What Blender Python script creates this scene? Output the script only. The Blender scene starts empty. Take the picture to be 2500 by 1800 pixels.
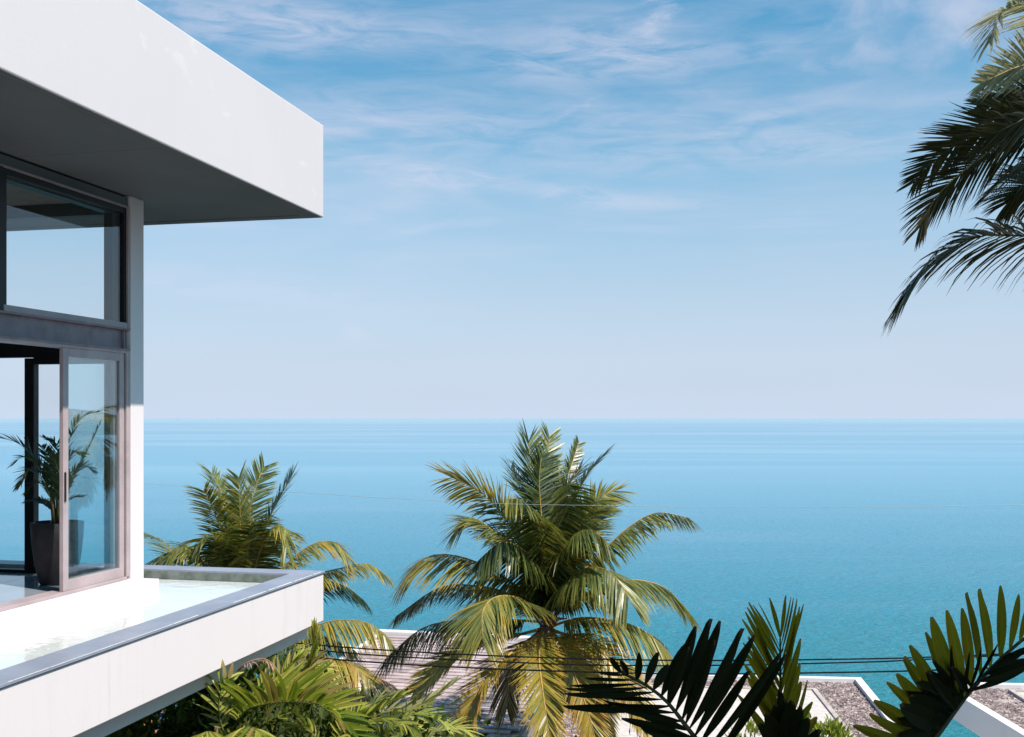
import bpy, math, random
from mathutils import Vector, Matrix, noise
R = math.radians
random.seed(7)
SC = bpy.context.scene
COL = SC.collection
HC = 22.0                      # height of the camera above the sea
F = 2650.0                     # focal length in photograph pixels (2500 wide)
HY = 1021.5                    # row of the horizon

# ------------------------------------------------------------------ camera
cam = bpy.data.cameras.new('camera'); cam_o = bpy.data.objects.new('camera', cam); COL.objects.link(cam_o)
cam_o.location = (0, 0, HC); cam_o.rotation_euler = (R(90), 0, 0)
cam.sensor_width = 36; cam.lens = F / 2500 * 36; cam.shift_y = (HY - 900) / 2500
cam.clip_start = 0.1; cam.clip_end = 200000
SC.camera = cam_o
SC.view_settings.view_transform = 'Standard'; SC.view_settings.look = 'None'
SC.view_settings.gamma = 1; SC.view_settings.use_curve_mapping = False
SC.view_settings.exposure = 0.55
SC.cycles.use_denoising = True
SC.cycles.max_bounces = 8; SC.cycles.transparent_max_bounces = 24
SC.cycles.caustics_reflective = False; SC.cycles.caustics_refractive = False
SC.cycles.sample_clamp_indirect = 4

# ------------------------------------------------------------------ sun and sky
SUN_AZ, SUN_EL = -35.0, 54.0     # azimuth from +X towards +Y
sd = Vector((math.cos(R(SUN_AZ)) * math.cos(R(SUN_EL)), math.sin(R(SUN_AZ)) * math.cos(R(SUN_EL)), math.sin(R(SUN_EL))))
sl = bpy.data.lights.new('sun', 'SUN'); sl.energy = 4.6; sl.angle = R(0.53); sl.color = (1.0, 0.93, 0.84)
so = bpy.data.objects.new('sun', sl); COL.objects.link(so); so.location = (20, 0, 60)
so.rotation_euler = sd.to_track_quat('Z', 'Y').to_euler()

class NT:
    def __init__(s, nt): s.t = nt; s.n = nt.nodes; s.l = nt.links
    def new(s, typ, **kw):
        n = s.n.new(typ)
        for k, v in kw.items():
            if k == 'ins':
                for a, b in v.items():
                    sock = n.inputs[a]
                    if hasattr(b, 'is_output') or isinstance(b, bpy.types.NodeSocket): s.l.new(b, sock)
                    else: sock.default_value = b
            else: setattr(n, k, v)
        return n
    def math(s, op, a, b=None, c=None, clamp=False):
        n = s.n.new('ShaderNodeMath'); n.operation = op; n.use_clamp = clamp
        for i, v in enumerate((a, b, c)):
            if v is None: continue
            if isinstance(v, bpy.types.NodeSocket): s.l.new(v, n.inputs[i])
            else: n.inputs[i].default_value = v
        return n.outputs[0]
    def vmath(s, op, a, b=None):
        n = s.n.new('ShaderNodeVectorMath'); n.operation = op
        for i, v in enumerate((a, b)):
            if v is None: continue
            if isinstance(v, bpy.types.NodeSocket): s.l.new(v, n.inputs[i])
            else: n.inputs[i].default_value = v
        return n
    def mapr(s, v, a, b, c=0.0, d=1.0, mode='SMOOTHSTEP'):
        n = s.n.new('ShaderNodeMapRange'); n.interpolation_type = mode
        s.l.new(v, n.inputs['Value'])
        for k, x in (('From Min', a), ('From Max', b), ('To Min', c), ('To Max', d)): n.inputs[k].default_value = x
        return n.outputs[0]
    def mix(s, f, a, b, blend='MIX'):
        n = s.n.new('ShaderNodeMix'); n.data_type = 'RGBA'; n.blend_type = blend; n.clamp_factor = True
        for k, v in ((0, f), (6, a), (7, b)):
            if isinstance(v, bpy.types.NodeSocket): s.l.new(v, n.inputs[k])
            else: n.inputs[k].default_value = v if k == 0 else (*v, 1) if len(v) == 3 else v
        return n.outputs[2]
    def noise(s, vec, scale, detail=3, rough=0.5, dist=0.0):
        n = s.n.new('ShaderNodeTexNoise'); n.inputs['Scale'].default_value = scale; n.inputs['Detail'].default_value = detail
        n.inputs['Roughness'].default_value = rough; n.inputs['Distortion'].default_value = dist
        if vec is not None: s.l.new(vec, n.inputs['Vector'])
        return n.outputs[0]
    def mapping(s, vec, loc=(0, 0, 0), rot=(0, 0, 0), sc=(1, 1, 1), typ='POINT'):
        n = s.n.new('ShaderNodeMapping'); n.vector_type = typ; s.l.new(vec, n.inputs[0])
        n.inputs[1].default_value = loc; n.inputs[2].default_value = rot; n.inputs[3].default_value = sc
        return n.outputs[0]
    def ramp(s, v, stops, interp='LINEAR'):
        n = s.n.new('ShaderNodeValToRGB'); n.color_ramp.interpolation = interp
        e = n.color_ramp.elements
        while len(e) < len(stops): e.new(0.5)
        for i, (p, c) in enumerate(stops): e[i].position = p; e[i].color = (*c, 1)
        s.l.new(v, n.inputs[0]); return n.outputs[0]

w = bpy.data.worlds.new('World'); SC.world = w; w.use_nodes = True
t = NT(w.node_tree); t.n.clear()
sky = t.new('ShaderNodeTexSky'); sky.sky_type = 'NISHITA'; sky.sun_disc = False
sky.sun_elevation = R(SUN_EL); sky.sun_rotation = R(90 - SUN_AZ); sky.air_density = 1.0; sky.dust_density = 1.6; sky.ozone_density = 1.6
tc = t.new('ShaderNodeTexCoord')
sep = t.new('ShaderNodeSeparateXYZ', ins={0: tc.outputs['Generated']})
hor = t.math('SQRT', t.math('ADD', t.math('MULTIPLY', sep.outputs[0], sep.outputs[0]), t.math('MULTIPLY', sep.outputs[1], sep.outputs[1])))
elev = t.math('DIVIDE', sep.outputs[2], t.math('MAXIMUM', hor, 0.001))      # tan of elevation
azi = t.math('ARCTAN2', sep.outputs[0], sep.outputs[1])                      # 0 ahead, + to the right
SKY_MUL = t.ramp(t.math('MULTIPLY', elev, 1.0, clamp=True), [(0.0, (0.76, 0.94, 1.12)), (0.1, (0.82, 1.10, 1.22)), (0.22, (0.60, 1.30, 1.38)), (0.40, (0.24, 1.28, 1.46)), (1.0, (0.30, 1.0, 1.3))])
skyc = t.mix(1.0, sky.outputs[0], SKY_MUL, 'MULTIPLY')
# cirrus: streaky noise on a high cloud layer, plus the wisps that stand over this bay
den = t.math('ADD', t.math('MAXIMUM', sep.outputs[2], 0.0), 0.12)
pl = t.new('ShaderNodeCombineXYZ', ins={0: t.math('DIVIDE', sep.outputs[0], den), 1: t.math('DIVIDE', sep.outputs[1], den)}).outputs[0]
ae = t.new('ShaderNodeCombineXYZ', ins={0: azi, 1: t.math('ARCTANGENT', elev)}).outputs[0]
n1 = t.noise(t.mapping(ae, rot=(0, 0, R(7)), sc=(2.6, 15, 1)), 1.0, 6, 0.56, 1.1)
n2 = t.noise(t.mapping(ae, loc=(3.1, 1.7, 0), rot=(0, 0, R(-9)), sc=(3.4, 26, 1)), 1.6, 7, 0.62, 0.9)
n3 = t.noise(t.mapping(pl, loc=(1.3, 0.2, 0), sc=(0.5, 0.5, 1)), 1.6, 4, 0.5, 0.3)
streak = t.math('MULTIPLY', t.mapr(n1, 0.36, 0.74), t.mapr(n2, 0.30, 0.72, 0.45, 1.0))
streak = t.math('MULTIPLY', streak, t.mapr(n3, 0.30, 0.60, 0.45, 1.0))
band = t.mapr(elev, 0.10, 0.19, 0.12, 1.0)
cloud = t.math('MULTIPLY', t.math('MULTIPLY', streak, t.math('MULTIPLY', band, t.mapr(elev, 0.27, 0.40, 1.0, 0.55))), 0.5)
cloud = t.math('ADD', cloud, t.mapr(n3, 0.2, 0.7, 0.0, 0.15))
def aepx(px, py): return (math.atan((px - 1250) / F), math.atan((HY - py) / math.hypot(F, px - 1250)))
warp = t.noise(t.mapping(ae, sc=(10, 30, 1)), 1.0, 6, 0.66, 0.5)
wv = t.new('ShaderNodeCombineXYZ', ins={0: t.math('MULTIPLY', t.math('SUBTRACT', warp, 0.5), 0.10), 1: t.math('MULTIPLY', t.math('SUBTRACT', n1, 0.5), 0.022)}).outputs[0]
aew = t.vmath('ADD', ae, wv).outputs[0]
det = t.noise(t.mapping(ae, rot=(0, 0, R(12)), sc=(7, 34, 1)), 2.0, 8, 0.64, 0.8)
detm = t.mapr(det, 0.28, 0.66, 0.0, 1.0)
det2 = t.mapr(t.noise(ae, 14.0, 6, 0.55, 0.4), 0.3, 0.6, 0.35, 1.0)
for (px, py, lx, ly, rot, amp, soft) in [
        (1480, 95, 230, 60, 4, 0.62, 0), (1600, 20, 34, 90, -14, 0.5, 0), (1400, 160, 420, 50, -4, 0.35, 0), (1750, 130, 420, 34, 5, 0.42, 0),
        (1250, 455, 420, 26, -8, 0.62, 0), (1020, 425, 200, 18, -6, 0.35, 0), (1560, 500, 260, 34, 0, 0.35, 0),
        (1500, 330, 640, 80, 2, 0.42, 0), (2000, 360, 520, 52, 3, 0.40, 0), (1830, 300, 200, 18, 14, 0.32, 0), (1060, 560, 170, 14, 9, 0.35, 0),
        (950, 290, 420, 90, 2, 0.42, 0), (820, 60, 480, 60, 0, 0.5, 0), (560, 60, 300, 90, 0, 0.45, 0), (2130, 60, 110, 130, 0, 0.7, 1), (2330, 50, 190, 120, 0, 0.8, 1), (2420, 180, 260, 120, 0, 0.55, 1),
        (1990, 150, 60, 40, -30, 0.4, 1), (862, 815, 62, 38, 0, 0.42, 1), (880, 845, 150, 16, 0, 0.22, 1), (500, 700, 420, 42, -3, 0.34, 0), (750, 730, 420, 38, -5, 0.25, 0), (1420, 270, 60, 8, 38, 0.3, 0), (1900, 20, 240, 40, 4, 0.3, 0)]:
    a0, e0 = aepx(px, py)
    mp = t.mapping(aew, loc=(a0, e0, 0), rot=(0, 0, R(rot)), sc=(lx / F * 1.25, ly / F * 1.45, 1), typ='TEXTURE')
    g = t.mapr(t.vmath('LENGTH', mp).outputs['Value'], 0.0, 1.15, amp, 0.0)
    g = t.math('MULTIPLY', g, det2 if soft else detm)
    cloud = t.math('MAXIMUM', cloud, g) if soft else t.math('ADD', cloud, t.math('MULTIPLY', g, 0.7))
cloud = t.math('MINIMUM', cloud, 0.78)
skyc = t.mix(cloud, skyc, (5.7, 6.1, 7.6))
# the low sky turns into pale sea haze, even all round
skyc = t.mix(t.mapr(elev, -0.01, 0.30, 0.9, 0.0, 'LINEAR'), skyc, (6.1, 7.15, 8.75))
bg = t.new('ShaderNodeBackground', ins={0: skyc, 1: 0.075})
t.l.new(bg.outputs[0], t.new('ShaderNodeOutputWorld').inputs[0])

# ------------------------------------------------------------------ materials
MATS = {}
def newmat(name):
    m = bpy.data.materials.new(name); m.use_nodes = True; q = NT(m.node_tree); q.n.clear(); MATS[name] = m
    return m, q
def finish(q, sh, disp=None):
    o = q.new('ShaderNodeOutputMaterial'); q.l.new(sh, o.inputs[0])
def bump(q, h, strength, dist=0.01):
    return q.new('ShaderNodeBump', ins={'Height': h, 'Strength': strength, 'Distance': dist}).outputs[0]
def principled(q, col, rough=0.6, nrm=None, spec=0.4, metal=0.0):
    p = q.new('ShaderNodeBsdfPrincipled')
    for k, v in (('Base Color', col), ('Roughness', rough), ('Normal', nrm), ('Specular IOR Level', spec), ('Metallic', metal)):
        if v is None: continue
        if isinstance(v, bpy.types.NodeSocket): q.l.new(v, p.inputs[k])
        elif k == 'Base Color': p.inputs[k].default_value = (*v, 1)
        else: p.inputs[k].default_value = v
    return p.outputs[0]
def simple(name, col, rough=0.6, var=0.12, scale=4.0, bmp=0.15, spec=0.4, metal=0.0, col2=None, dist=0.005):
    m, q = newmat(name)
    ge = q.new('ShaderNodeTexCoord').outputs['Object']
    n = q.noise(ge, scale, 5, 0.6)
    c2 = col2 or tuple(c * (1 - var * 2) for c in col)
    c = q.mix(q.mapr(n, 0.3, 0.7), c2, col)
    nn = q.noise(ge, scale * 18, 3, 0.6)
    finish(q, principled(q, c, rough, bump(q, nn, bmp, dist), spec, metal)); return m
def wallpaint(name, col, stain, amt=0.35, scale=1.0, patch=0.0):
    m, q = newmat(name)
    ge = q.new('ShaderNodeTexCoord').outputs['Object']
    st = q.noise(q.mapping(ge, sc=(3.2, 3.2, 0.22)), 1.6 * scale, 7, 0.68, 0.35)
    st2 = q.noise(ge, 0.5 * scale, 4, 0.55)
    k = q.math('MULTIPLY', q.mapr(st, 0.48, 0.80), q.mapr(st2, 0.35, 0.7))
    c = q.mix(q.math('MULTIPLY', k, amt), col, stain)
    big = q.noise(ge, 0.35, 3, 0.5)
    c = q.mix(q.mapr(big, 0.3, 0.7, 0.0, 0.35), c, tuple(x * 0.93 for x in col))
    if patch:
        pn = q.noise(q.mapping(ge, rot=(0.3, 0.5, 0.2), sc=(1.3, 1.3, 1.9)), 1.3, 5, 0.6, 0.4)
        c = q.mix(q.math('MULTIPLY', q.mapr(pn, 0.61, 0.70), patch), c, (0.72, 0.68, 0.64))
    nn = q.noise(ge, 38, 4, 0.6)
    finish(q, principled(q, c, 0.62, bump(q, nn, 0.10, 0.01), 0.3)); return m
def leafmat(name, stops, transl=0.3, rough=0.42, spec=0.5, objrand=False, tcol=None, tgain=1.6):
    m, q = newmat(name)
    if objrand: a = q.new('ShaderNodeObjectInfo').outputs['Random']
    else: a = q.new('ShaderNodeAttribute', attribute_name='age').outputs['Fac']
    ge = q.new('ShaderNodeTexCoord').outputs['Object']
    nz = q.noise(ge, 3.0, 4, 0.6)
    a = q.math('ADD', a, q.mapr(nz, 0.2, 0.8, -0.09, 0.09, 'LINEAR'), clamp=True)
    c = q.ramp(a, stops)
    if objrand:     # unit leaflets: object X runs across the blade, Y along it
        vein = q.noise(q.mapping(ge, sc=(16, 1.2, 1)), 1.0, 3, 0.6)
        c = q.mix(q.mapr(vein, 0.38, 0.66, 0.0, 0.5), c, (0.016, 0.022, 0.006))
        sp_ = q.new('ShaderNodeSeparateXYZ', ins={0: ge})
        tipd = q.mapr(q.math('ADD', sp_.outputs[1], q.math('MULTIPLY', q.math('SUBTRACT', nz, 0.5), 0.3)), 0.93, 1.02, 0.0, 0.75)
        c = q.mix(tipd, c, (0.16, 0.10, 0.05))
    else:
        fine = q.noise(ge, 60, 2, 0.5)
        c = q.mix(q.mapr(fine, 0.35, 0.65, 0.0, 0.3), c, (0.02, 0.03, 0.008))
    p = principled(q, c, rough, None, spec)
    tcl = q.mix(1.0, c, tcol or (tgain, tgain * 1.05, tgain * 0.5), 'MULTIPLY')
    tr = q.new('ShaderNodeBsdfTranslucent', ins={0: tcl}).outputs[0]
    finish(q, q.new('ShaderNodeMixShader', ins={0: transl, 1: p, 2: tr}).outputs[0]); return m

M_wall = wallpaint('white_render', (0.695, 0.62, 0.625), (0.50, 0.43, 0.38), 0.6, 1.0)
M_fascia = wallpaint('fascia_render', (0.60, 0.55, 0.565), (0.44, 0.42, 0.42), 0.35, 0.6, 0.3)
M_column = wallpaint('column_render', (0.68, 0.62, 0.63), (0.6, 0.55, 0.52), 0.3, 1.0)
M_under = wallpaint('stained_concrete', (0.64, 0.53, 0.50), (0.25, 0.20, 0.19), 0.5, 2.2)
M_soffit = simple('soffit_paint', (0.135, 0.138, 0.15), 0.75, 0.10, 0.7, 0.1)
M_dark = simple('dark_recess', (0.015, 0.015, 0.017), 0.7)  # near black for joints and grooves; the coping's painted shadow uses it too
M_frame = simple('frame_paint', (0.42, 0.33, 0.34), 0.45, 0.10, 3.0, 0.12)
M_frameblack = simple('black_frame', (0.012, 0.011, 0.012), 0.5)
M_beam = simple('steel_beam_paint', (0.25, 0.19, 0.21), 0.5, 0.14, 6.0, 0.3)
M_ceiling = simple('room_ceiling', (0.25, 0.25, 0.22), 0.8)
M_room = simple('room_wall', (0.10, 0.10, 0.10), 0.8)
M_coping = simple('coping_slate', (0.27, 0.29, 0.36), 0.42, 0.16, 2.2, 0.25, 0.5, 0.0, (0.21, 0.23, 0.29))
M_chip = simple('peeling_white', (0.75, 0.73, 0.72), 0.6)
M_poolfloor = simple('pool_plaster', (0.76, 0.745, 0.735), 0.6, 0.04, 0.8, 0.1)
M_wet = simple('wet_pool_edge', (0.42, 0.43, 0.40), 0.35, 0.3, 7.0, 0.5, 0.5, 0, (0.20, 0.24, 0.19))
M_floor = simple('room_floor_tile', (0.30, 0.34, 0.40), 0.10, 0.08, 1.5, 0.01, 0.8)
M_pot = simple('pot_charcoal', (0.045, 0.033, 0.036), 0.75, 0.2, 8, 0.5)
M_soil = simple('soil', (0.06, 0.04, 0.025), 0.95, 0.3, 20, 0.8)
M_stem = simple('palm_stem', (0.16, 0.11, 0.05), 0.7, 0.3, 12, 0.6)
M_rachis = simple('rachis_yellow', (0.42, 0.26, 0.06), 0.45, 0.15, 6, 0.2)
M_rachisg = simple('rachis_green', (0.16, 0.17, 0.05), 0.45, 0.15, 6, 0.2)
M_rachisd = simple('rachis_dark', (0.05, 0.06, 0.02), 0.5, 0.15, 6, 0.2)
M_spathe = simple('flower_sheath', (0.32, 0.13, 0.10), 0.6, 0.3, 9, 0.4)
M_coconut = simple('coconut_husk', (0.25, 0.18, 0.05), 0.5, 0.2, 5, 0.2)
M_cable = simple('cable_rubber', (0.010, 0.010, 0.012), 0.85, spec=0.1)
M_wire = simple('pale_wire', (0.38, 0.42, 0.42), 0.4)
M_paint = wallpaint('house_white', (0.73, 0.69, 0.69), (0.42, 0.38, 0.35), 0.5, 1.0)
M_screed = simple('roof_screed', (0.62, 0.54, 0.50), 0.8, 0.13, 5.5, 0.3)
M_kerb = simple('roof_kerb', (0.50, 0.42, 0.39), 0.8, 0.15, 4, 0.3)
M_housewall = simple('house_wall_shaded', (0.30, 0.27, 0.25), 0.8, 0.15, 1.0, 0.2)  # dimmed so the wall under the palm reads as in its shadow
M_terra = simple('terracotta', (0.52, 0.17, 0.07), 0.8, 0.25, 5, 0.4)
M_blue = simple('blue_tarpaulin', (0.20, 0.34, 0.62), 0.6, 0.2, 4, 0.4)
M_bark = simple('palm_bark', (0.20, 0.16, 0.12), 0.9, 0.3, 6, 0.9)
M_hill = simple('hill_forest', (0.02, 0.06, 0.06), 0.9, 0.3, 0.02, 0.3)

COCO = [(0.0, (0.014, 0.032, 0.008)), (0.25, (0.045, 0.070, 0.016)), (0.5, (0.205, 0.225, 0.055)), (0.75, (0.46, 0.33, 0.05)), (1.0, (0.36, 0.15, 0.06))]
M_leaf = leafmat('coconut_leaf', COCO, 0.28, 0.36, 0.6, tcol=(2.0, 1.8, 1.05))
M_pale = leafmat('pale_leaf', [(0.0, (0.22, 0.24, 0.11)), (0.6, (0.42, 0.42, 0.26)), (1.0, (0.50, 0.40, 0.26))], 0.4, 0.45, 0.4, tcol=(1.5, 1.45, 1.2))  # sunlit look of the upper right fronds, put into the colour
M_leafR = leafmat('shaded_coconut_leaf', [(0.0, (0.020, 0.028, 0.008)), (0.5, (0.055, 0.052, 0.018)), (1.0, (0.15, 0.09, 0.05))], 0.09, 0.4, 0.5)  # shade on the undersides seen from below is put into this colour
ARECA = [(0.0, (0.12, 0.18, 0.02)), (0.35, (0.29, 0.34, 0.04)), (0.7, (0.46, 0.43, 0.09)), (0.92, (0.36, 0.30, 0.10)), (1.0, (0.34, 0.20, 0.08))]
M_areca = leafmat('areca_leaf', ARECA, 0.28, 0.33, 0.6, True)
M_arecaj = leafmat('areca_leaf_joined', ARECA, 0.28, 0.33, 0.6)
M_cream = leafmat('cream_leaf', [(0.0, (0.34, 0.34, 0.16)), (1.0, (0.58, 0.52, 0.32))], 0.3, 0.45, 0.4, True)
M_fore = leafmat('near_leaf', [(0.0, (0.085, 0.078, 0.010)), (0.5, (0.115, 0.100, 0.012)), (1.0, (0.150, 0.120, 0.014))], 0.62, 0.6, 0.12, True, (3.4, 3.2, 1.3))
M_foreshade = leafmat('near_leaf_shaded', [(0.0, (0.010, 0.014, 0.005)), (1.0, (0.018, 0.022, 0.008))], 0.2, 0.6, 0.12, True, None, 1.2)  # shaded copy of the near leaf, the shade put into its colour
M_pink = leafmat('withered_leaf', [(0.0, (0.36, 0.20, 0.15)), (1.0, (0.50, 0.30, 0.22))], 0.15, 0.6, 0.3)
M_indoor = leafmat('indoor_leaf', [(0.0, (0.012, 0.035, 0.010)), (0.6, (0.035, 0.065, 0.014)), (1.0, (0.14, 0.12, 0.025))], 0.12, 0.5, 0.25)
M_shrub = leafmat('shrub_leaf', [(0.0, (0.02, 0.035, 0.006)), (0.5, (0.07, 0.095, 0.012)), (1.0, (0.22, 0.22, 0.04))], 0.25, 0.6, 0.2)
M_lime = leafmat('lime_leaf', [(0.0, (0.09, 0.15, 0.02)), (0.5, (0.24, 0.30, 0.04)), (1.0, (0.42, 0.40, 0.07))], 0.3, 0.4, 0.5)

def tile_mat():
    m, q = newmat('cement_tile')
    r = q.new('ShaderNodeObjectInfo').outputs['Random']
    ge = q.new('ShaderNodeNewGeometry').outputs['Position']
    n = q.noise(ge, 0.8, 4, 0.6); k = q.math('ADD', q.math('MULTIPLY', r, 0.3), q.math('MULTIPLY', n, 0.7))
    c = q.ramp(k, [(0.25, (0.24, 0.18, 0.18)), (0.45, (0.42, 0.33, 0.33)), (0.7, (0.56, 0.46, 0.46))])
    finish(q, principled(q, c, 0.8, bump(q, q.noise(ge, 20, 3, 0.6), 0.3, 0.01), 0.3)); return m
M_tile = tile_mat()
def gravel_mat():
    m, q = newmat('roof_gravel')
    ge = q.new('ShaderNodeNewGeometry').outputs['Position']
    v = q.new('ShaderNodeTexVoronoi', ins={'Vector': ge, 'Scale': 11.0})
    sp = q.new('ShaderNodeSeparateColor', ins={0: v.outputs['Color']})
    c = q.ramp(sp.outputs[0], [(0.0, (0.10, 0.075, 0.075)), (0.45, (0.22, 0.165, 0.16)), (0.8, (0.34, 0.26, 0.245)), (1.0, (0.55, 0.46, 0.42))])
    big = q.noise(q.mapping(ge, sc=(0.6, 1.6, 1)), 0.9, 3, 0.6)
    c = q.mix(q.mapr(big, 0.60, 0.68, 0.0, 0.75), c, (0.56, 0.46, 0.42))
    finish(q, principled(q, c, 0.9, bump(q, v.outputs['Distance'], 0.5, 0.03), 0.2)); return m
M_gravel = gravel_mat()
def ground_mat():
    m, q = newmat('hillside_ground')
    ge = q.new('ShaderNodeNewGeometry').outputs['Position']
    c = q.ramp(q.noise(ge, 0.9, 6, 0.65), [(0.3, (0.018, 0.026, 0.010)), (0.5, (0.035, 0.045, 0.018)), (0.62, (0.09, 0.065, 0.04)), (0.8, (0.12, 0.09, 0.06))])
    finish(q, principled(q, c, 0.95, bump(q, q.noise(ge, 7, 5, 0.6), 0.6, 0.1), 0.2)); return m
M_ground = ground_mat()
def schlick(q, f0, nrm=None):
    g = q.new('ShaderNodeNewGeometry')
    c = q.math('ABSOLUTE', q.vmath('DOT_PRODUCT', g.outputs['Incoming'], nrm or g.outputs['Normal']).outputs['Value'])
    return q.math('ADD', q.math('MULTIPLY', q.math('POWER', q.math('SUBTRACT', 1.0, c, clamp=True), 5.0), 1 - f0), f0)
def glass_mat(name, tint, refl, rough=0.0):
    m, q = newmat(name)
    tr = q.new('ShaderNodeBsdfTransparent', ins={0: (*tint, 1)}).outputs[0]
    gl = q.new('ShaderNodeBsdfGlossy', ins={0: (0.95, 0.98, 1, 1), 1: rough}).outputs[0]
    f = q.math('MULTIPLY', schlick(q, 0.04), refl, clamp=True)
    finish(q, q.new('ShaderNodeMixShader', ins={0: f, 1: tr, 2: gl}).outputs[0]); return m
M_glass = glass_mat('door_glass', (0.88, 0.97, 0.98), 3.0)
M_glassclear = glass_mat('clear_glass', (0.985, 0.99, 0.99), 0.9)
M_glassup = glass_mat('upper_glass', (0.985, 0.99, 0.99), 1.3)
def poolwater_mat():
    m, q = newmat('pool_water_surface')
    ge = q.new('ShaderNodeNewGeometry').outputs['Position']
    h = q.noise(q.mapping(ge, sc=(1, 1, 1)), 3.0, 3, 0.5, 0.4)
    nb = bump(q, h, 0.35, 0.03)
    tr = q.new('ShaderNodeBsdfTransparent', ins={0: (0.965, 0.995, 0.995, 1)}).outputs[0]
    gl = q.new('ShaderNodeBsdfGlossy', ins={0: (1, 1, 1, 1), 1: 0.02, 'Normal': nb}).outputs[0]
    f = schlick(q, 0.02, nb)
    finish(q, q.new('ShaderNodeMixShader', ins={0: f, 1: tr, 2: gl}).outputs[0]); return m
M_poolwater = poolwater_mat()
def sea_mat():
    m, q = newmat('sea_water')
    ge = q.new('ShaderNodeNewGeometry').outputs['Position']
    sp = q.new('ShaderNodeSeparateXYZ', ins={0: ge})
    y = sp.outputs[1]
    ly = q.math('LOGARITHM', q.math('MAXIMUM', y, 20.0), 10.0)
    # turquoise shallows near the shore; further out the haze is put into the colour
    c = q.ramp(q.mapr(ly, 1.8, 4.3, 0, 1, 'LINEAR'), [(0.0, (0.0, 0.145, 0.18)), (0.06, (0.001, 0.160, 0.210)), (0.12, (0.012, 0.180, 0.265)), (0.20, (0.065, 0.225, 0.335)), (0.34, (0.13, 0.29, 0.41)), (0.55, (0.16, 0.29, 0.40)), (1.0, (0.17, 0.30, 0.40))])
    # long calm slicks and darker ruffled lanes lying along the coast
    sl1 = q.noise(q.mapping(ge, rot=(0, 0, R(4)), sc=(0.0007, 0.0045, 1)), 1.0, 5, 0.55, 0.6)
    sl2 = q.noise(q.mapping(ge, rot=(0, 0, R(-10)), sc=(0.0045, 0.022, 1)), 1.0, 5, 0.6, 0.8)
    far = q.mapr(ly, 2.3, 3.0)
    k = q.math('MULTIPLY', q.mapr(sl1, 0.46, 0.60), far)
    k2 = q.math('MULTIPLY', q.mapr(sl2, 0.42, 0.68), 0.35)
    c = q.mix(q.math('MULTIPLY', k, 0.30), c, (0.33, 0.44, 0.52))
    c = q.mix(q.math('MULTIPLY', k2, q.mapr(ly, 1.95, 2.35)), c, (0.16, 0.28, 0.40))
    c = q.mix(q.math('MULTIPLY', q.mapr(ly, 3.5, 4.0), 0.25), c, (0.42, 0.52, 0.60))  # pale haze towards the horizon, painted into the water colour
    h1 = q.noise(q.mapping(ge, rot=(0, 0, R(14)), sc=(0.32, 0.85, 1)), 1.0, 5, 0.62, 0.3)
    h2 = q.noise(q.mapping(ge, rot=(0, 0, R(-20)), sc=(1.1, 2.2, 1)), 1.0, 3, 0.6)
    hh = q.math('ADD', h1, q.math('MULTIPLY', h2, 0.6))
    st = q.mapr(ly, 1.9, 3.4, 0.95, 0.12, 'LINEAR')
    nb = q.new('ShaderNodeBump', ins={'Height': hh, 'Strength': st, 'Distance': 1.0}).outputs[0]
    c = q.mix(1.0, c, (1.04, 1.06, 1.02), 'MULTIPLY')
    p = q.new('ShaderNodeBsdfPrincipled', ins={'Base Color': c, 'Roughness': 0.25, 'IOR': 1.33, 'Normal': nb, 'Specular IOR Level': q.mapr(ly, 1.9, 2.6, 0.22, 0.40, 'LINEAR')})
    finish(q, p.outputs[0]); return m
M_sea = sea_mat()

# ------------------------------------------------------------------ helpers
def W(px, py, d):
    """point of the place seen at photograph pixel (px, py) at distance d ahead"""
    return Vector(((px - 1250) / F * d, d, HC - (py - HY) / F * d))
def onz(px, py, z):
    return W(px, py, (HC - z) * F / (py - HY))
D1 = Vector((600, 2650, 0)).normalized(); D2 = Vector((-D1.y, D1.x, 0))      # along the fascia / into the house
P0 = Vector((-0.17359 * 13.5, 13.5, HC))
def L(u, v, z): return P0 + D1 * u + D2 * v + Vector((0, 0, z))
ZANG = math.atan2(D1.y, D1.x)

def link(o, parent=None):
    COL.objects.link(o)
    if parent is not None:
        o.parent = parent
        o.matrix_parent_inverse = parent.matrix_world.inverted() if False else Matrix.Translation(-parent.location)
    return o
def tag(o, label=None, cat=None, group=None, kind=None):
    if label: o['label'] = label
    if cat: o['category'] = cat
    if group: o['group'] = group
    if kind: o['kind'] = kind
    return o
def thing(name, loc, label, cat, group=None):
    o = bpy.data.objects.new(name, None); o.empty_display_size = 0.2; o.location = loc
    COL.objects.link(o); return tag(o, label, cat, group)
def meshobj(name, verts, faces, mat, parent=None, smooth=False, attr=None):
    me = bpy.data.meshes.new(name); me.from_pydata([tuple(v) for v in verts], [], faces)
    if mat: me.materials.append(mat)
    if attr is not None:
        a = me.attributes.new('age', 'FLOAT', 'POINT'); a.data.foreach_set('value', attr)
    if smooth: me.polygons.foreach_set('use_smooth', [True] * len(me.polygons))
    me.update()
    o = bpy.data.objects.new(name, me); return link(o, parent)
BOXF = [(0, 3, 2, 1), (4, 5, 6, 7), (0, 1, 5, 4), (1, 2, 6, 5), (2, 3, 7, 6), (3, 0, 4, 7)]
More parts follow.
